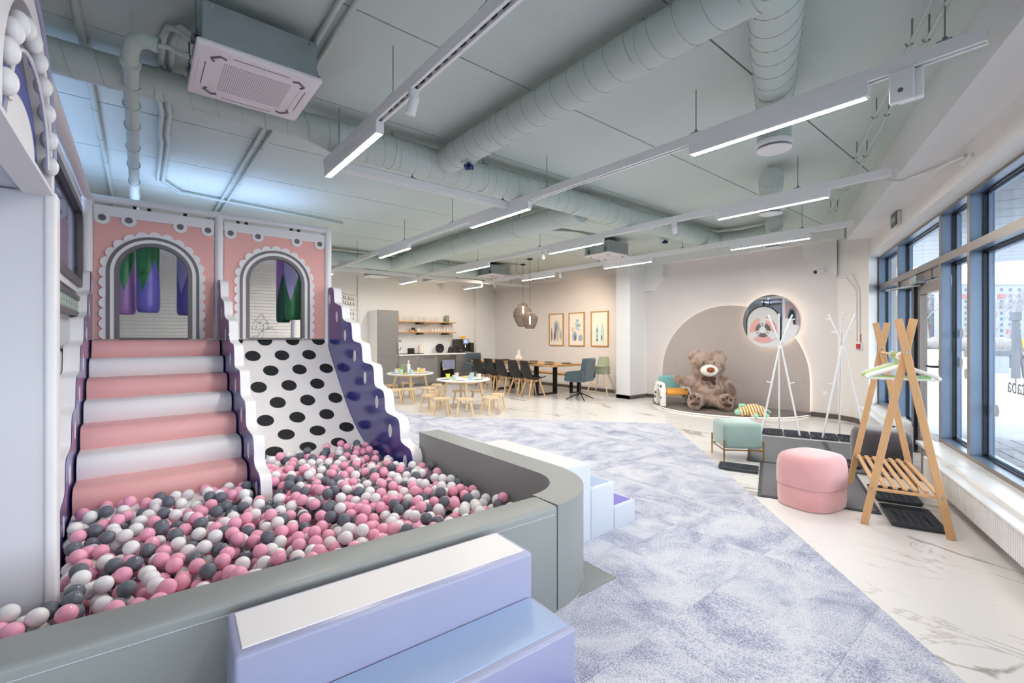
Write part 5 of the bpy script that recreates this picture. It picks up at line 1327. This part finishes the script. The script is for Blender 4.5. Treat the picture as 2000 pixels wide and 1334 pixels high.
# pictures
fr = lambda xx: (lambda y, z: Vector((xx, y, z)))
def picture(y0, y1, label, art):
    t = thing('framed_picture', label, 'picture', (XW, 0, 0), 0, 'three framed watercolours'); z0, z1 = 1.13, 2.02
    MB().plate([[(y0, z0), (y1, z0), (y1, z1), (y0, z1)], [(y0 + .025, z0 + .025), (y0 + .025, z1 - .025), (y1 - .025, z1 - .025), (y1 - .025, z0 + .025)]], fr(-.03), fr(-.001)).obj('frame', 'frame_gold', t)
    MB().box(-.012, y0 + .02, z0 + .02, -.002, y1 - .02, z1 - .02).obj('sheet', 'paper', t)
    for i, (u, v, w, h, m) in enumerate(art):
        yc = y1 - (y1 - y0) * u; zc = z0 + (z1 - z0) * v; pts = chaikin([(yc - w / 2, zc), (yc - w * .3, zc - h / 2), (yc + w * .35, zc - h / 2), (yc + w / 2, zc + h * .1), (yc + w * .1, zc + h / 2), (yc - w * .2, zc + h * .45)], 2, True)
        MB().plate([pts], fr(-.0135 - .0002 * i), fr(-.012)).obj('brush_stroke', m, t)
picture(8.72, 9.28, 'framed watercolour of tall dark strokes, left of the three', [(.17, .36, .04, .42, 'ink_navy'), (.26, .32, .05, .3, 'ink_rose'), (.38, .45, .05, .6, 'ink_steel'), (.45, .48, .035, .55, 'ink_navy'), (.55, .52, .05, .5, 'ink_navy'), (.6, .35, .09, .4, 'ink_rose'), (.67, .6, .04, .3, 'ink_steel'), (.75, .4, .05, .35, 'ink_teal'), (.83, .33, .05, .28, 'ink_steel'), (.38, .3, .05, .25, 'ink_navy')])
picture(7.96, 8.52, 'framed watercolour of blue rounded shapes, middle of the three', [(.38, .3, .19, .26, 'ink_steel'), (.42, .26, .06, .16, 'ink_navy'), (.75, .25, .17, .18, 'ink_steel'), (.52, .55, .12, .14, 'ink_teal'), (.6, .62, .2, .09, 'ink_steel'), (.5, .68, .16, .07, 'ink_teal'), (.55, .76, .12, .06, 'ink_steel'), (.25, .5, .06, .14, 'ink_rose'), (.62, .5, .12, .06, 'ink_teal')])
picture(7.18, 7.74, 'framed watercolour of two pale teal spires, right of the three', [(.36, .35, .10, .46, 'ink_teal'), (.35, .46, .035, .14, 'ink_navy'), (.36, .30, .06, .12, 'ink_steel'), (.35, .19, .08, .05, 'ink_navy'), (.66, .38, .13, .48, 'ink_teal'), (.62, .26, .04, .14, 'ink_navy')])
# pendants
def pendant(x, y, zb, prof, label, off):
    t = thing('pendant_lamp', label, 'pendant lamp', (x, y, 0), 0, 'string pendant lamps over the dining table')
    mb = MB(); n = 44
    for k in range(n):
        a = 2 * PI * k / n; mb.tube([(r * math.cos(a), r * math.sin(a), zb + z) for r, z in prof], .004, 4)
    mb.obj('string_shade', 'pend_string', t)
    MB().grid(lambda u, v: Vector((interp2(prof, v)[0] * .985 * math.cos(2 * PI * u), interp2(prof, v)[0] * .985 * math.sin(2 * PI * u), zb + interp2(prof, v)[1])), 32, 16).obj('mesh_liner', 'pend_mesh', t, True)
    for r, z in prof[::2]: MB().tube([(r * math.cos(2 * PI * k / 32), r * math.sin(2 * PI * k / 32), zb + z) for k in range(32)], .006, 5, True).obj('hoop', 'pend_string', t)
    H = prof[-1][1]; MB().cyl((0, 0, zb + H), (0, 0, CEIL - .02), .004, n=6).obj('cord', 'black', t); MB().cyl((0, 0, zb + H - .09), (0, 0, zb + H), .02, n=12).obj('socket', 'black', t, True)
    MB().cyl((0, 0, zb + H - .27), (0, 0, zb + H - .09), .018, n=12).obj('bulb', 'filament', t, True)
    MB().cyl((0, 0, CEIL - .03), (0, 0, CEIL - .002), .06, n=20).obj('canopy', 'black', t, True)
    MB().tube([(0, 0, CEIL - .02), (-.3, .12, CEIL - .02), (-.3, .12, CEIL - .32), (-.1, .1, CEIL - .42)], .004, 5).obj('supply_cord', 'black', t)
def interp2(prof, v):
    q = v * (len(prof) - 1); i = min(int(q), len(prof) - 2); k = q - i; return (prof[i][0] + (prof[i + 1][0] - prof[i][0]) * k, prof[i][1] + (prof[i + 1][1] - prof[i][1]) * k)
pm('pend_string', '#7d6a5e', .8); 
def mesh_mat():
    m = bpy.data.materials.new('pend_mesh'); m.use_nodes = True; t = m.node_tree; b = t.nodes['Principled BSDF']; b.inputs['Base Color'].default_value = lin('#8a766a'); b.inputs['Alpha'].default_value = .42; b.inputs['Roughness'].default_value = .9; MATS['pend_mesh'] = m
mesh_mat()
pendant(7.45, 8.66, 1.63, [(.11, 0), (.19, .12), (.24, .26), (.235, .36), (.20, .44), (.14, .50), (.11, .56), (.04, .60)], 'larger brown string pendant lamp behind the other over the dining table', 0)
pendant(7.05, 7.95, 1.57, [(.10, 0), (.15, .10), (.185, .21), (.18, .27), (.12, .34), (.03, .37)], 'smaller brown string pendant lamp hanging lower and nearer', 1)

# ================================================================== MIRROR WALL STAGE
YC = 4.235; RS = 1.42; ZST = .065
t = thing('stage', 'low grey half-round stage with glowing edge in front of the arch panel', 'stage', (XW - .003, YC, 0))
half = lambda r: [(0 - r * math.sin(PI * i / 48), r * math.cos(PI * i / 48)) for i in range(49)]
MB().plate([half(RS)], lambda x, y: Vector((x, y, ZST)), lambda x, y: Vector((x, y, .032))).obj('deck', 'stage_grey', t)
MB().plate([half(RS - .03)], lambda x, y: Vector((x, y, .031)), lambda x, y: Vector((x, y, 0))).obj('plinth', 'panel_white', t)
mb = MB(); pp = half(RS - .0295); mb.add([Vector((x, y, z)) for x, y in pp for z in (.012, .028)], [(2 * i, 2 * i + 2, 2 * i + 3, 2 * i + 1) for i in range(48)]); mb.obj('led_strip', 'halo_low', t)
t = thing('arch_panel', 'large grey arched wall panel with glowing edge behind the teddy bear', 'wall panel', (XW, YC, ZST + .001))
ap = [(-RS, 0)] + [(-RS * math.cos(PI * i / 48), .54 + 1.38 * math.sin(PI * i / 48)) for i in range(49)] + [(RS, 0)]
MB().plate([ap], lambda y, z: Vector((-.055, y, z)), lambda y, z: Vector((-.03, y, z))).obj('board', 'arch_grey', t)
MB().plate([[(y * .97, z * .97) for y, z in ap]], lambda y, z: Vector((-.03, y, z)), lambda y, z: Vector((-.001, y, z))).obj('spacer', 'panel_white', t)
mb = MB(); pp = [(y * .975, z * .975) for y, z in ap]; mb.add([Vector((x, y, z)) for y, z in pp for x in (-.026, -.012)], [(2 * i, 2 * i + 2, 2 * i + 3, 2 * i + 1) for i in range(len(pp) - 1)]); mb.obj('led_strip', 'halo', t)
t = thing('round_mirror', 'round mirror with glowing rim overlapping the arch panel', 'mirror', (XW, 3.43, 1.65))
ci = lambda r, n=56: [(r * math.cos(2 * PI * i / n), r * math.sin(2 * PI * i / n)) for i in range(n)]
MB().plate([ci(.48)], lambda y, z: Vector((-.10, y, z)), lambda y, z: Vector((-.092, y, z))).obj('glass', 'mirror', t)
MB().plate([ci(.45)], lambda y, z: Vector((-.092, y, z)), lambda y, z: Vector((-.056, y, z))).obj('back_box', 'panel_white', t)
mb = MB(); pp = ci(.452) + [ci(.452)[0]]; mb.add([Vector((x, y, z)) for y, z in pp for x in (-.088, -.062)], [(2 * i, 2 * i + 2, 2 * i + 3, 2 * i + 1) for i in range(56)]); mb.obj('led_strip', 'halo', t)

# ------------------------------------------------------------------ teddy bear
def remeshed(mb, vox, name, mat, parent, smooth_it=6, fluff=0):
    o = mb.obj('tmp', mat); r = o.modifiers.new('r', 'REMESH'); r.mode = 'VOXEL'; r.voxel_size = vox
    s_ = o.modifiers.new('s', 'SMOOTH'); s_.iterations = smooth_it; s_.factor = .5
    bpy.context.view_layer.update(); me = bpy.data.meshes.new_from_object(o.evaluated_get(bpy.context.evaluated_depsgraph_get())); bpy.data.objects.remove(o)
    if fluff:
        from mathutils import noise
        nv = len(me.vertices); cs_ = np.empty(nv * 3); ns_ = np.empty(nv * 3); me.vertices.foreach_get('co', cs_); me.vertices.foreach_get('normal', ns_); cs_ = cs_.reshape(-1, 3); ns_ = ns_.reshape(-1, 3)
        dl = np.array([noise.noise(Vector(q) * 26) + .8 * noise.noise(Vector(q) * 60) + .9 * noise.noise(Vector(q) * 110) for q in cs_])
        me.vertices.foreach_set('co', (cs_ + ns_ * (dl * fluff)[:, None]).ravel()); me.update()
    me.polygons.foreach_set('use_smooth', [True] * len(me.polygons)); me.name = name
    if not me.materials: me.materials.append(MATS[mat])
    q = bpy.data.objects.new(name, me); COL.objects.link(q); q.parent = parent; return q
BA = math.atan2(-4.05, -8.0) + PI / 2   # faces the camera side; local -y is the front
br = thing('teddy_bear', 'giant brown teddy bear sitting on the stage with cream muzzle', 'teddy bear', (8.16, 4.24, ZST), -.98)
RM = lambda ax, a: Matrix.Rotation(a, 3, ax)
mb = MB()
mb.ell((0, .02, .30), (.30, .25, .32)); mb.ell((0, .02, .50), (.22, .2, .18)); mb.ell((0, -.02, .14), (.30, .25, .15))
mb.ell((0, -.02, .79), (.315, .25, .235), 20, 14); mb.ell((0, -.03, .72), (.30, .24, .17)); mb.ell((0, .0, .90), (.25, .2, .14))
for s_ in (-1, 1):
    mb.ell((s_ * .225, .0, .97), (.125, .055, .075), M=RM('Y', s_ * .55)); mb.ell((s_ * .28, .0, .92), (.06, .05, .07), M=RM('Y', s_ * .4))
    mb.ell((s_ * .19, -.22, .13), (.13, .26, .125), M=RM('Z', s_ * .25)); mb.ell((s_ * .25, -.42, .15), (.135, .085, .165), 18, 12, M=RM('Z', s_ * .12) @ RM('Y', -s_ * .1))
# left arm lies over the little chair, right arm hangs down
mb.ell((-.30, -.03, .48), (.20, .10, .105), M=RM('Y', -.2)); mb.ell((-.46, -.10, .51), (.15, .10, .095), M=RM('Y', .1))
mb.ell((.28, .0, .45), (.13, .10, .16), M=RM('Y', -.5)); mb.ell((.39, -.05, .30), (.10, .10, .20), M=RM('Y', -.35)); mb.ell((.42, -.09, .18), (.085, .09, .10))
body = remeshed(mb, .011, 'body', 'bear_fur', br, 5, .005)
MB().ell((.0, -.265, .70), (.15, .10, .105), 20, 14).obj('muzzle', 'bear_muzzle', br, 'all')
MB().ell((.015, -.355, .715), (.07, .03, .05), 18, 12).obj('nose', 'bear_nose', br, 'all')
for s_ in (-1, 1): MB().ell((s_ * .085 + .0, -.245, .835), (.017, .014, .019)).obj('eye', 'black_gloss', br, 'all')
mb = MB(); mb.ell((0, -.215, .545), (.03, .02, .025)); mb.ell((-.065, -.215, .545), (.06, .018, .04), M=RM('Y', .2)); mb.ell((.065, -.215, .54), (.06, .018, .04), M=RM('Y', -.2)); mb.ell((.08, -.215, .49), (.03, .012, .06), M=RM('Y', -.5)); mb.obj('bow', 'bear_dark', br, 'all')
for s_ in (-1, 1):
    for (dx, dz) in ((-.06, .05), (.0, .085), (.06, .05)): MB().ell((s_ * .262 + dx, -.505 + abs(dx) * .15, .165 + dz), (.022, .012, .028)).obj('toe_pad', 'bear_dark', br, 'all')
    MB().ell((s_ * .262, -.507, .12), (.075, .012, .03)).obj('sole_pad', 'bear_dark', br, 'all')

# ------------------------------------------------------------------ little armchair
t = thing('kids_armchair', 'small armchair with teal back, orange seat and dalmatian arms', 'armchair', (7.96, 4.80, ZST), -.70)
MB().rbox(-.21, -.20, .20, .21, .20, .31, .05, 5).obj('seat', 'orange', t, True); MB().rbox(-.20, .10, .30, .20, .22, .60, .055, 5, Matrix.Translation((0, .06, -.03)) @ Matrix.Rotation(-.15, 4, 'X')).obj('backrest', 'teal_soft', t, True)
for s_ in (-1, 1):
    mb = MB(); lp = chaikin([(-.24, 0), (-.24, .30), (-.15, .44), (.12, .44), (.22, .32), (.22, 0), (.12, 0), (.12, .22), (.06, .30), (-.08, .30), (-.14, .22), (-.14, 0)], 0)
    b = bmesh.new(); v0 = [b.verts.new((s_ * .22, y, z)) for y, z in lp]; v1 = [b.verts.new((s_ * .32, y, z)) for y, z in lp]
    n = len(lp); quads = [(0, 1, 10, 11), (1, 2, 9, 10), (2, 3, 8, 9), (3, 4, 7, 8), (4, 5, 6, 7)]
    for q in quads: b.faces.new([v0[i] for i in q]); b.faces.new([v1[i] for i in reversed(q)])
    for i in range(n): b.faces.new((v0[i], v0[(i + 1) % n], v1[(i + 1) % n], v1[i]))
    bmesh.ops.recalc_face_normals(b, faces=b.faces[:]); bmesh.ops.bevel(b, geom=[e for e in b.edges if e.calc_face_angle(0) > .35], offset=.025, segments=3, profile=.5, affect='EDGES')
    MB().bm(b).obj('arm', 'dalmatian', t, True)

# ------------------------------------------------------------------ striped plush
t = thing('striped_plush', 'yellow and white striped plush animal with mint hooves lying on the stage', 'plush toy', (7.76, 3.32, ZST), -.55)
mb = MB(); mb.ell((.06, 0, .10), (.19, .12, .105)); mb.ell((.20, .0, .09), (.08, .09, .08)); mb.ell((-.14, -.03, .09), (.10, .075, .075)); mb.ell((-.05, -.02, .10), (.09, .07, .07))
for (x, y) in ((-.02, -.12), (.14, -.13), (.22, .1)): mb.ell((x, y, .045), (.045, .09, .042))
remeshed(mb, .009, 'body', 'plush_stripe', t, 3)
MB().ell((-.24, -.05, .085), (.05, .05, .045)).obj('snout', 'mint', t, 'all')
for p in ((-.03, -.215, .04), (.15, -.22, .04), (.25, .19, .04)): MB().ell(p, (.04, .04, .038)).obj('hoof', 'mint', t, 'all')
mb = MB(); mb.ell((-.10, .03, .175), (.06, .03, .03)); mb.ell((-.15, .02, .17), (.025, .02, .04)); mb.obj('mane', 'mint', t, 'all'); MB().tube(chaikin([(.25, 0, .11), (.33, -.02, .09), (.38, .0, .05)], 1), .018, 8).obj('tail', 'mint', t, True)

# ================================================================== CLOAKROOM
def smat(s0, s1, o0, o1, label):
    t = thing('door_mat', label, 'mat', W(s0, o0, 0), WR, 'ribbed grey entrance mats'); L, Wd = s1 - s0, o1 - o0
    MB().rbox(0, 0, .0005, L, Wd, .008, .003, 2).obj('border', 'rubber', t); m = MB().box(.03, .03, .004, L - .03, Wd - .03, .012).obj('pile', 'mat_rib', t)
smat(5.0, 6.2, .73, 1.57, 'ribbed grey mat under the pink pouf, nearest the camera'); smat(6.21, 7.72, .87, 1.70, 'ribbed grey mat in front of the left coat rack'); smat(6.21, 7.72, .22, .868, 'ribbed grey mat behind the wooden clothes rack by the dark pouf')
def tray(s, o, rz, label, L=.38, Wd=.28, z=0):
    t = thing('boot_tray', label, 'boot tray', W(s, o, z) , WR + rz, 'dark plastic boot trays')
    loop = lambda k, zz: [Vector((x, y, zz)) for x, y in rr(-L / 2 + k, L / 2 - k, -Wd / 2 + k, Wd / 2 - k, .02, 3)]
    rings = [loop(.01, .001), loop(.0, .03), loop(.008, .032), loop(.02, .006)]; n = len(rings[0]); mb = MB()
    fs = [(a * n + i, a * n + (i + 1) % n, (a + 1) * n + (i + 1) % n, (a + 1) * n + i) for a in range(3) for i in range(n)] + [tuple(range(3 * n, 4 * n)), tuple(range(n - 1, -1, -1))]
    mb.add([v for r_ in rings for v in r_], fs); mb.obj('tray_shell', 'rubber', t)
    mb = MB()
    for i in range(int((L - .08) / .035)):
        for j in range(int((Wd - .06) / .045)): mb.box(-L / 2 + .05 + i * .035, -Wd / 2 + .04 + j * .045, .006, -L / 2 + .06 + i * .035, -Wd / 2 + .07 + j * .045, .0095)
    mb.obj('grip_ribs', 'rubber', t)
    return t
for i, o in enumerate((1.47, 1.155, .84, .525)): tray(8.04, o, 0, 'dark boot tray in the row under the coat racks, %s' % ('leftmost', 'second from left', 'third from left', 'rightmost')[i], .40, .305)
tray(5.82, 1.76, 0, 'dark boot tray on the tiles below the green stool', .24, .37)
tray(5.0, .565, .0, 'large dark boot tray under the front of the wooden clothes rack', .46, .31)
tray(5.56, .56, .0, 'dark boot tray under the slatted shelf of the clothes rack', .42, .31)
tray(6.50, .80, .0, 'dark boot tray beside the dark pouf', .30, .26, .013)
def rack(x, y, rz, label):
    t = thing('coat_rack', label, 'coat rack', (x, y, 0), rz, 'white tripod coat racks')
    for k in range(3):
        a = k * 2 * PI / 3; f = Vector((.27 * math.cos(a), .27 * math.sin(a), 0)); n = Vector((.012 * math.cos(a), .012 * math.sin(a), 1.24)); d = (n - f); u = Vector((-.17 * math.cos(a) , -.17 * math.sin(a), 1.68))
        sd = Vector((-math.sin(a), math.cos(a), 0)) * .014
        p = MB().tube([f, n + sd, u + sd], .0115, 10).obj('pole', 'rack_white', t, True)
        for z in (.72, 1.42, 1.60):
            if z < 1.24: q = f + d * (z / 1.24)
            else: q = n + (u - n) * ((z - 1.24) / (1.68 - 1.24))
            q = q + sd * min(1, z / 1.24); e = Vector((math.cos(a), math.sin(a), .25)) * (.07 if z < 1.24 else -.07); e.z = .02
            MB().cyl(q, q + e, .008, n=8).obj('peg', 'rack_white', p, True)
    MB().cyl((0, 0, 1.21), (0, 0, 1.25), .022, n=12).obj('joint', 'rack_white', t, True)
rack(6.98, 2.57, 0.38, 'white tripod coat rack in front of the mirror'); rack(7.30, 1.92, .38, 'white tripod coat rack beside the window corner')
# poufs
def pouf(name, loc, rz, L, Wd, h, mat, label, seam=.18, sq=2.8):
    t = thing(name, label, 'pouf', loc, rz)
    def ring(f, z, n=48): return [Vector(((abs(math.cos(a)) ** (2 / sq)) * math.copysign(1, math.cos(a)) * L / 2 * f, (abs(math.sin(a)) ** (2 / sq)) * math.copysign(1, math.sin(a)) * Wd / 2 * f, z)) for a in [2 * PI * i / n for i in range(n)]]
    def stack(pr, nm):
        mb = MB(); n = 48; mb.add([v for f, z in pr for v in ring(f, z)], [(a * n + i, a * n + (i + 1) % n, (a + 1) * n + (i + 1) % n, (a + 1) * n + i) for a in range(len(pr) - 1) for i in range(n)] + [tuple(range(n - 1, -1, -1)), tuple(range((len(pr) - 1) * n, len(pr) * n))]); mb.obj(nm, mat, t, True)
    if seam: stack([(.90, 0), (.95, .012), (.965, .05), (.97, seam - .006), (.955, seam)], 'base')
    stack([(.955 if seam else .93, seam), (.995 if seam else .97, seam + .008), (1.0, seam + .06), (1.0, h - .16), (.99, h - .10), (.95, h - .045), (.86, h - .015), (.70, h - .003), (.4, h), (.05, h)], 'cushion')
    return t
pouf('pink_pouf', (4.26, 1.33, 0.0), WR - .55, .52, .43, .42, 'velvet_pink', 'pink velvet rounded pouf beside the clothes rack', .17)
pouf('dark_pouf', tuple(W(6.62, .47, .0125)), WR + .3, .50, .50, .40, 'velvet_dark', 'dark grey velvet round pouf behind the clothes rack', 0, 2.2)
t = thing('green_stool', 'pale green velvet stool on thin gold legs', 'stool', (5.22, 2.37, 0), -.80)
MB().rbox(-.205, -.20, .14, .205, .20, .425, .045, 5).obj('cushion', 'velvet_green', t, True)
for sx in (-1, 1):
    for sy in (-1, 1): MB().box(sx * .204 - .007, sy * .202 - .007, 0, sx * .204 + .007, sy * .202 + .007, .24).obj('leg', 'gold', t)
mb = MB(); mb.box(-.204, -.207, .125, .204, -.197, .14); mb.box(-.204, .197, .125, .204, .207, .14); mb.box(-.21, -.2, .125, -.2, .2, .14); mb.box(.2, -.2, .125, .21, .2, .14); mb.obj('frame', 'gold', t)

# ------------------------------------------------------------------ wooden clothes rack with hangers
FA = Vector((4.152, .718, 0)); ax = Vector((.945, .327, 0)).normalized(); ay = Vector((-ax.y, ax.x, 0)); LR = 1.02
cr_ = thing('clothes_rack', 'wooden A-frame clothes rack with slatted shelf by the window', 'clothes rack', FA, math.atan2(ax.y, ax.x))
HW = .232; ZX = 1.255; ZTOP = 1.49
def beam(p, q, w, d, nm, mat='ash', par=None):
    p, q = Vector(p), Vector(q); dz = (q - p); L = dz.length; z = dz.normalized(); x = Vector((1, 0, 0)); x = (x - z * x.dot(z)).normalized() if abs(z.x) < .9 else Vector((0, 0, 1)); y = z.cross(x)
    M = Matrix((x, y, z)).transposed().to_4x4(); M.translation = p
    return MB().rbox(-d / 2, -w / 2, 0, d / 2, w / 2, L, .004, 2, M).obj(nm, mat, par or cr_)
for i, x in enumerate((0, LR)):
    for s_ in (-1, 1):
        k = ZTOP / ZX; beam((x + s_ * .012, s_ * HW, 0), (x + s_ * .012, s_ * HW * (1 - k), ZTOP), .046, .022, 'leg')
    MB().cyl((x - .026, 0, ZX), (x + .026, 0, ZX), .008, n=12).obj('bolt', 'chrome', cr_, True)
    yz = HW * (1 - .27 / ZX); beam((x, -yz + .0, .27), (x, yz, .27), .02, .02, 'cross_bar')
    for s_ in (-1, 1): MB().cyl((x - .028, s_ * yz, .27), (x + .028, s_ * yz, .27), .007, n=10).obj('screw', 'chrome', cr_, True)
MB().cyl((.024, 0, ZX - .03), (LR - .024, 0, ZX - .03), .013, n=14).obj('hanging_rail', 'ash', cr_, True)
for i in range(7):
    y = -.165 + i * .055; MB().rbox(.012, y - .014, .281, LR - .012, y + .014, .298, .003, 2).obj('slat', 'ash', cr_)
def hanger(x, mat, wood, label, rz=0):
    t = thing('clothes_hanger', label, 'hanger', cr_.matrix_basis @ Vector((0, 0, 0)) if False else (FA + ax * x + Vector((0, 0, ZX - .03))), math.atan2(ax.y, ax.x) + rz, 'coat hangers on the clothes rack')
    h = MB(); h.tube([(0, .027 * math.sin(a), .006 + .027 * math.cos(a) - .008) for a in [math.radians(v) for v in range(-110, 181, 20)]] + [(0, 0, -.045), (0, 0, -.07)], .004 if not wood else .003, 6); h.obj('hook', mat if not wood else 'chrome', t, True)
    b_ = MB(); b_.tube(chaikin([(0, -.20, -.165), (0, -.19, -.145), (0, -.10, -.11), (0, 0, -.068), (0, .10, -.11), (0, .19, -.145), (0, .20, -.165)], 2), .013, 8); b_.obj('shoulder', mat, t, True)
    MB().tube([(0, -.20, -.168), (0, .20, -.168)], .0065, 6).obj('bar', mat, t, True)
hs = [('h_white', 'white plastic hanger nearest the front of the rack'), ('h_white', 'white plastic hanger second from the front'), ('h_white', 'white plastic hanger third from the front'), ('h_green', 'green plastic hanger, front one of two'), ('h_orange', 'orange plastic hanger between the two green ones'), ('h_green', 'green plastic hanger, rear one of two'), ('h_blue', 'pale blue plastic hanger, front one of two'), ('h_blue', 'pale blue plastic hanger at the back of the row')]
for i, (m, lab) in enumerate(hs): hanger([.10, .135, .17, .30, .345, .39, .44, .48][i], m, False, lab, [.05, .12, -.04, .16, .1, .06, .2, .1][i])

# ================================================================== OUTSIDE
gp = [tuple(W(-60, -.22, 0)[:2]), tuple(W(60, -.22, 0)[:2]), tuple(W(420, -40, 0)[:2]), tuple(W(420, -330, 0)[:2]), tuple(W(-60, -330, 0)[:2])]
og = struct(slab('ground', [tuple(W(a, b_, 0)[:2]) for a, b_ in ((-40, -.22), (400, -.22), (400, -330), (-40, -330))], -.4, -.13, 'snow'), 'snow-dusted ground outside the windows')
pv = struct(bpy.data.objects.new('ground_paving', None), 'paving slabs outside the windows'); COL.objects.link(pv)
pmb = MB().rbox(0, 0, 0, .392, .192, .05, .004, 1).obj('paver', 'paver', pv); first = True
for i in range(16):
    for j in range(16):
        o = pmb if first else bpy.data.objects.new('paver', pmb.data)
        if not first: COL.objects.link(o); o.parent = pv
        first = False; p = W(3.2 + i * .4 + (.2 if j % 2 else 0), -.46 - j * .2, -.129 + random.uniform(-.003, .003)); o.location = p; o.rotation_euler = (0, 0, WR)
can = struct(bpy.data.objects.new('canopy', None), 'pale panelled canopy soffit outside the windows'); COL.objects.link(can)
sm_ = MB().box(0, 0, 0, .482, 3.28, .03).obj('soffit_panel', 'soffit', can); first = True
for i in range(46):
    o = sm_ if first else bpy.data.objects.new('soffit_panel', sm_.data)
    if not first: COL.objects.link(o); o.parent = can
    first = False; o.location = W(-9 + i * .5, -3.5, 2.95); o.rotation_euler = (0, 0, WR)
MB().box(-9.2, -3.62, 2.90, 14.2, -3.5, 3.5, WM).obj('fascia', 'soffit', can); MB().box(-9, -3.5, 3.0, 14, -.23, 3.1, WM).obj('roof_slab', 'street_dark', can)
# apartment block far away
def cs(px_, d, z=0):
    r = (px_ - 1000) / 889; return Vector(((.77369 * r + .63357) * d, (-.63357 * r + .77369) * d, z))
CR = -math.atan2(728, 889)
def block(px0, d, wid, floors, cols, label, fl=2.75):
    t = thing('apartment_block', label, 'building', cs(px0, d, -.13), CR)
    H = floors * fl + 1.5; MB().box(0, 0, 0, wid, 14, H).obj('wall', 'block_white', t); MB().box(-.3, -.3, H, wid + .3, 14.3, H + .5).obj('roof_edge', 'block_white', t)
    wn = MB().box(0, -.06, 0, 1.5, .1, 1.5).obj('window', 'block_win', t); first = True; sp = wid / cols
    for f in range(floors):
        for c in range(cols):
            o = wn if first else bpy.data.objects.new('window', wn.data)
            if not first: COL.objects.link(o); o.parent = t
            first = False; o.location = (c * sp + sp / 2 - .75, 0, 1.2 + f * fl)
    for f, c in ((floors - 2, 0), (floors - 2, 4), (2, 1), (4, 3), (1, 5)):
        MB().box(c * sp + .2, -.12, .5 + f * fl, c * sp + sp - .2, .0, 1.15 + f * fl + 1.6).obj('red_panel', 'block_red', t) if c < cols else None
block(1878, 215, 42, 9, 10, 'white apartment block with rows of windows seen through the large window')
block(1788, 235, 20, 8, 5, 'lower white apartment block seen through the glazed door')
rt = random.Random(4)
def tree(px_, d, h, label):
    t = thing('bare_tree', label, 'tree', cs(px_, d, -.13), 0, 'bare trees outside'); mb = MB()
    def grow(p, v, L, r, k):
        q = p + v * L; mb.tube([p, (p + q) / 2 + Vector((rt.uniform(-.05, .05) * L, rt.uniform(-.05, .05) * L, 0)), q], r, 5, rs=[r, r * .85, r * .65])
        if k == 0: return
        for _ in range(3 if k > 1 else 4):
            u = (v + Vector((rt.uniform(-.75, .75), rt.uniform(-.75, .75), rt.uniform(-.1, .4)))).normalized(); grow(q, u, L * rt.uniform(.6, .8), r * .6, k - 1)
    grow(Vector((0, 0, 0)), Vector((0, 0, 1)), h * .36, h * .016, 4); mb.obj('branches', 'bark', t)
for i, (p, d, h) in enumerate(((1800, 60, 8), (1812, 75, 8), (1884, 55, 6), (1946, 70, 7), (1972, 62, 7.5), (1990, 80, 9))): tree(p, d, h, 'bare grey tree outside, %s' % ('leftmost behind the door glass', 'second behind the door glass', 'behind the narrow pane', 'left in the large window', 'middle in the large window', 'right in the large window')[i])
for i, (p, d, L) in enumerate(((1780, 58, 9), (1868, 50, 5), (1935, 48, 22))):
    t = thing('hedge', 'low bare hedge outside, %s' % ('behind the door', 'behind the narrow pane', 'behind the large window')[i], 'hedge', cs(p, d, -.13), CR); mb = MB()
    for k in range(int(L * 2)): mb.ell((k * .5, rt.uniform(-.2, .2), rt.uniform(.5, .7)), (.55, .5, rt.uniform(.6, .9)), 8, 6)
    mb.obj('foliage', 'hedge', t, 'all')
t = thing('street_frame', 'dark angular A-shaped frame standing outside the large window', 'street frame', cs(1980, 16.5, -.13), CR)
MB().plate([[(0, 0), (.26, 0), (.22, 2.3), (.03, 2.3)]], lambda x, z: Vector((x, 0, z)), lambda x, z: Vector((x, .10, z))).obj('main_post', 'street_dark', t); MB().plate([[(.40, 0), (.50, 0), (.27, 1.7), (.19, 1.7)]], lambda x, z: Vector((x, .02, z)), lambda x, z: Vector((x, .08, z))).obj('brace', 'street_dark', t); MB().box(.0, -.03, 2.1, .26, .13, 2.4).obj('cap', 'street_dark', t); MB().box(.1, .02, .7, .4, .08, .85).obj('cross_bar', 'street_dark', t)
t = thing('utility_box', 'white utility box with dark top outside the large window', 'utility box', cs(1936, 19, -.13), CR); MB().box(0, 0, 0, .75, .5, .75).obj('body', 'block_white', t); MB().box(-.05, -.05, .75, 1.2, .55, .95).obj('top', 'street_dark', t); MB().box(.8, .1, .2, 1.1, .4, .75).obj('meter', 'street_dark', t)
t = thing('yellow_sign', 'yellow street sign at the right edge outside', 'sign', cs(1992, 24, -.13), CR); MB().cyl((.3, 0, 0), (.3, 0, 1.0), .04).obj('pole', 'street_dark', t); MB().box(0, -.03, .95, 1.0, .03, 1.4).obj('plate', 'sign_yellow', t)
t = thing('red_road_sign', 'round red road sign seen through the door glass', 'sign', cs(1794, 30, -.13), CR); MB().cyl((0, 0, 0), (0, 0, 1.8), .04).obj('pole', 'block_white', t); MB().cyl((0, -.02, 2.1), (0, .02, 2.1), .42, n=28).obj('disc', 'red', t)
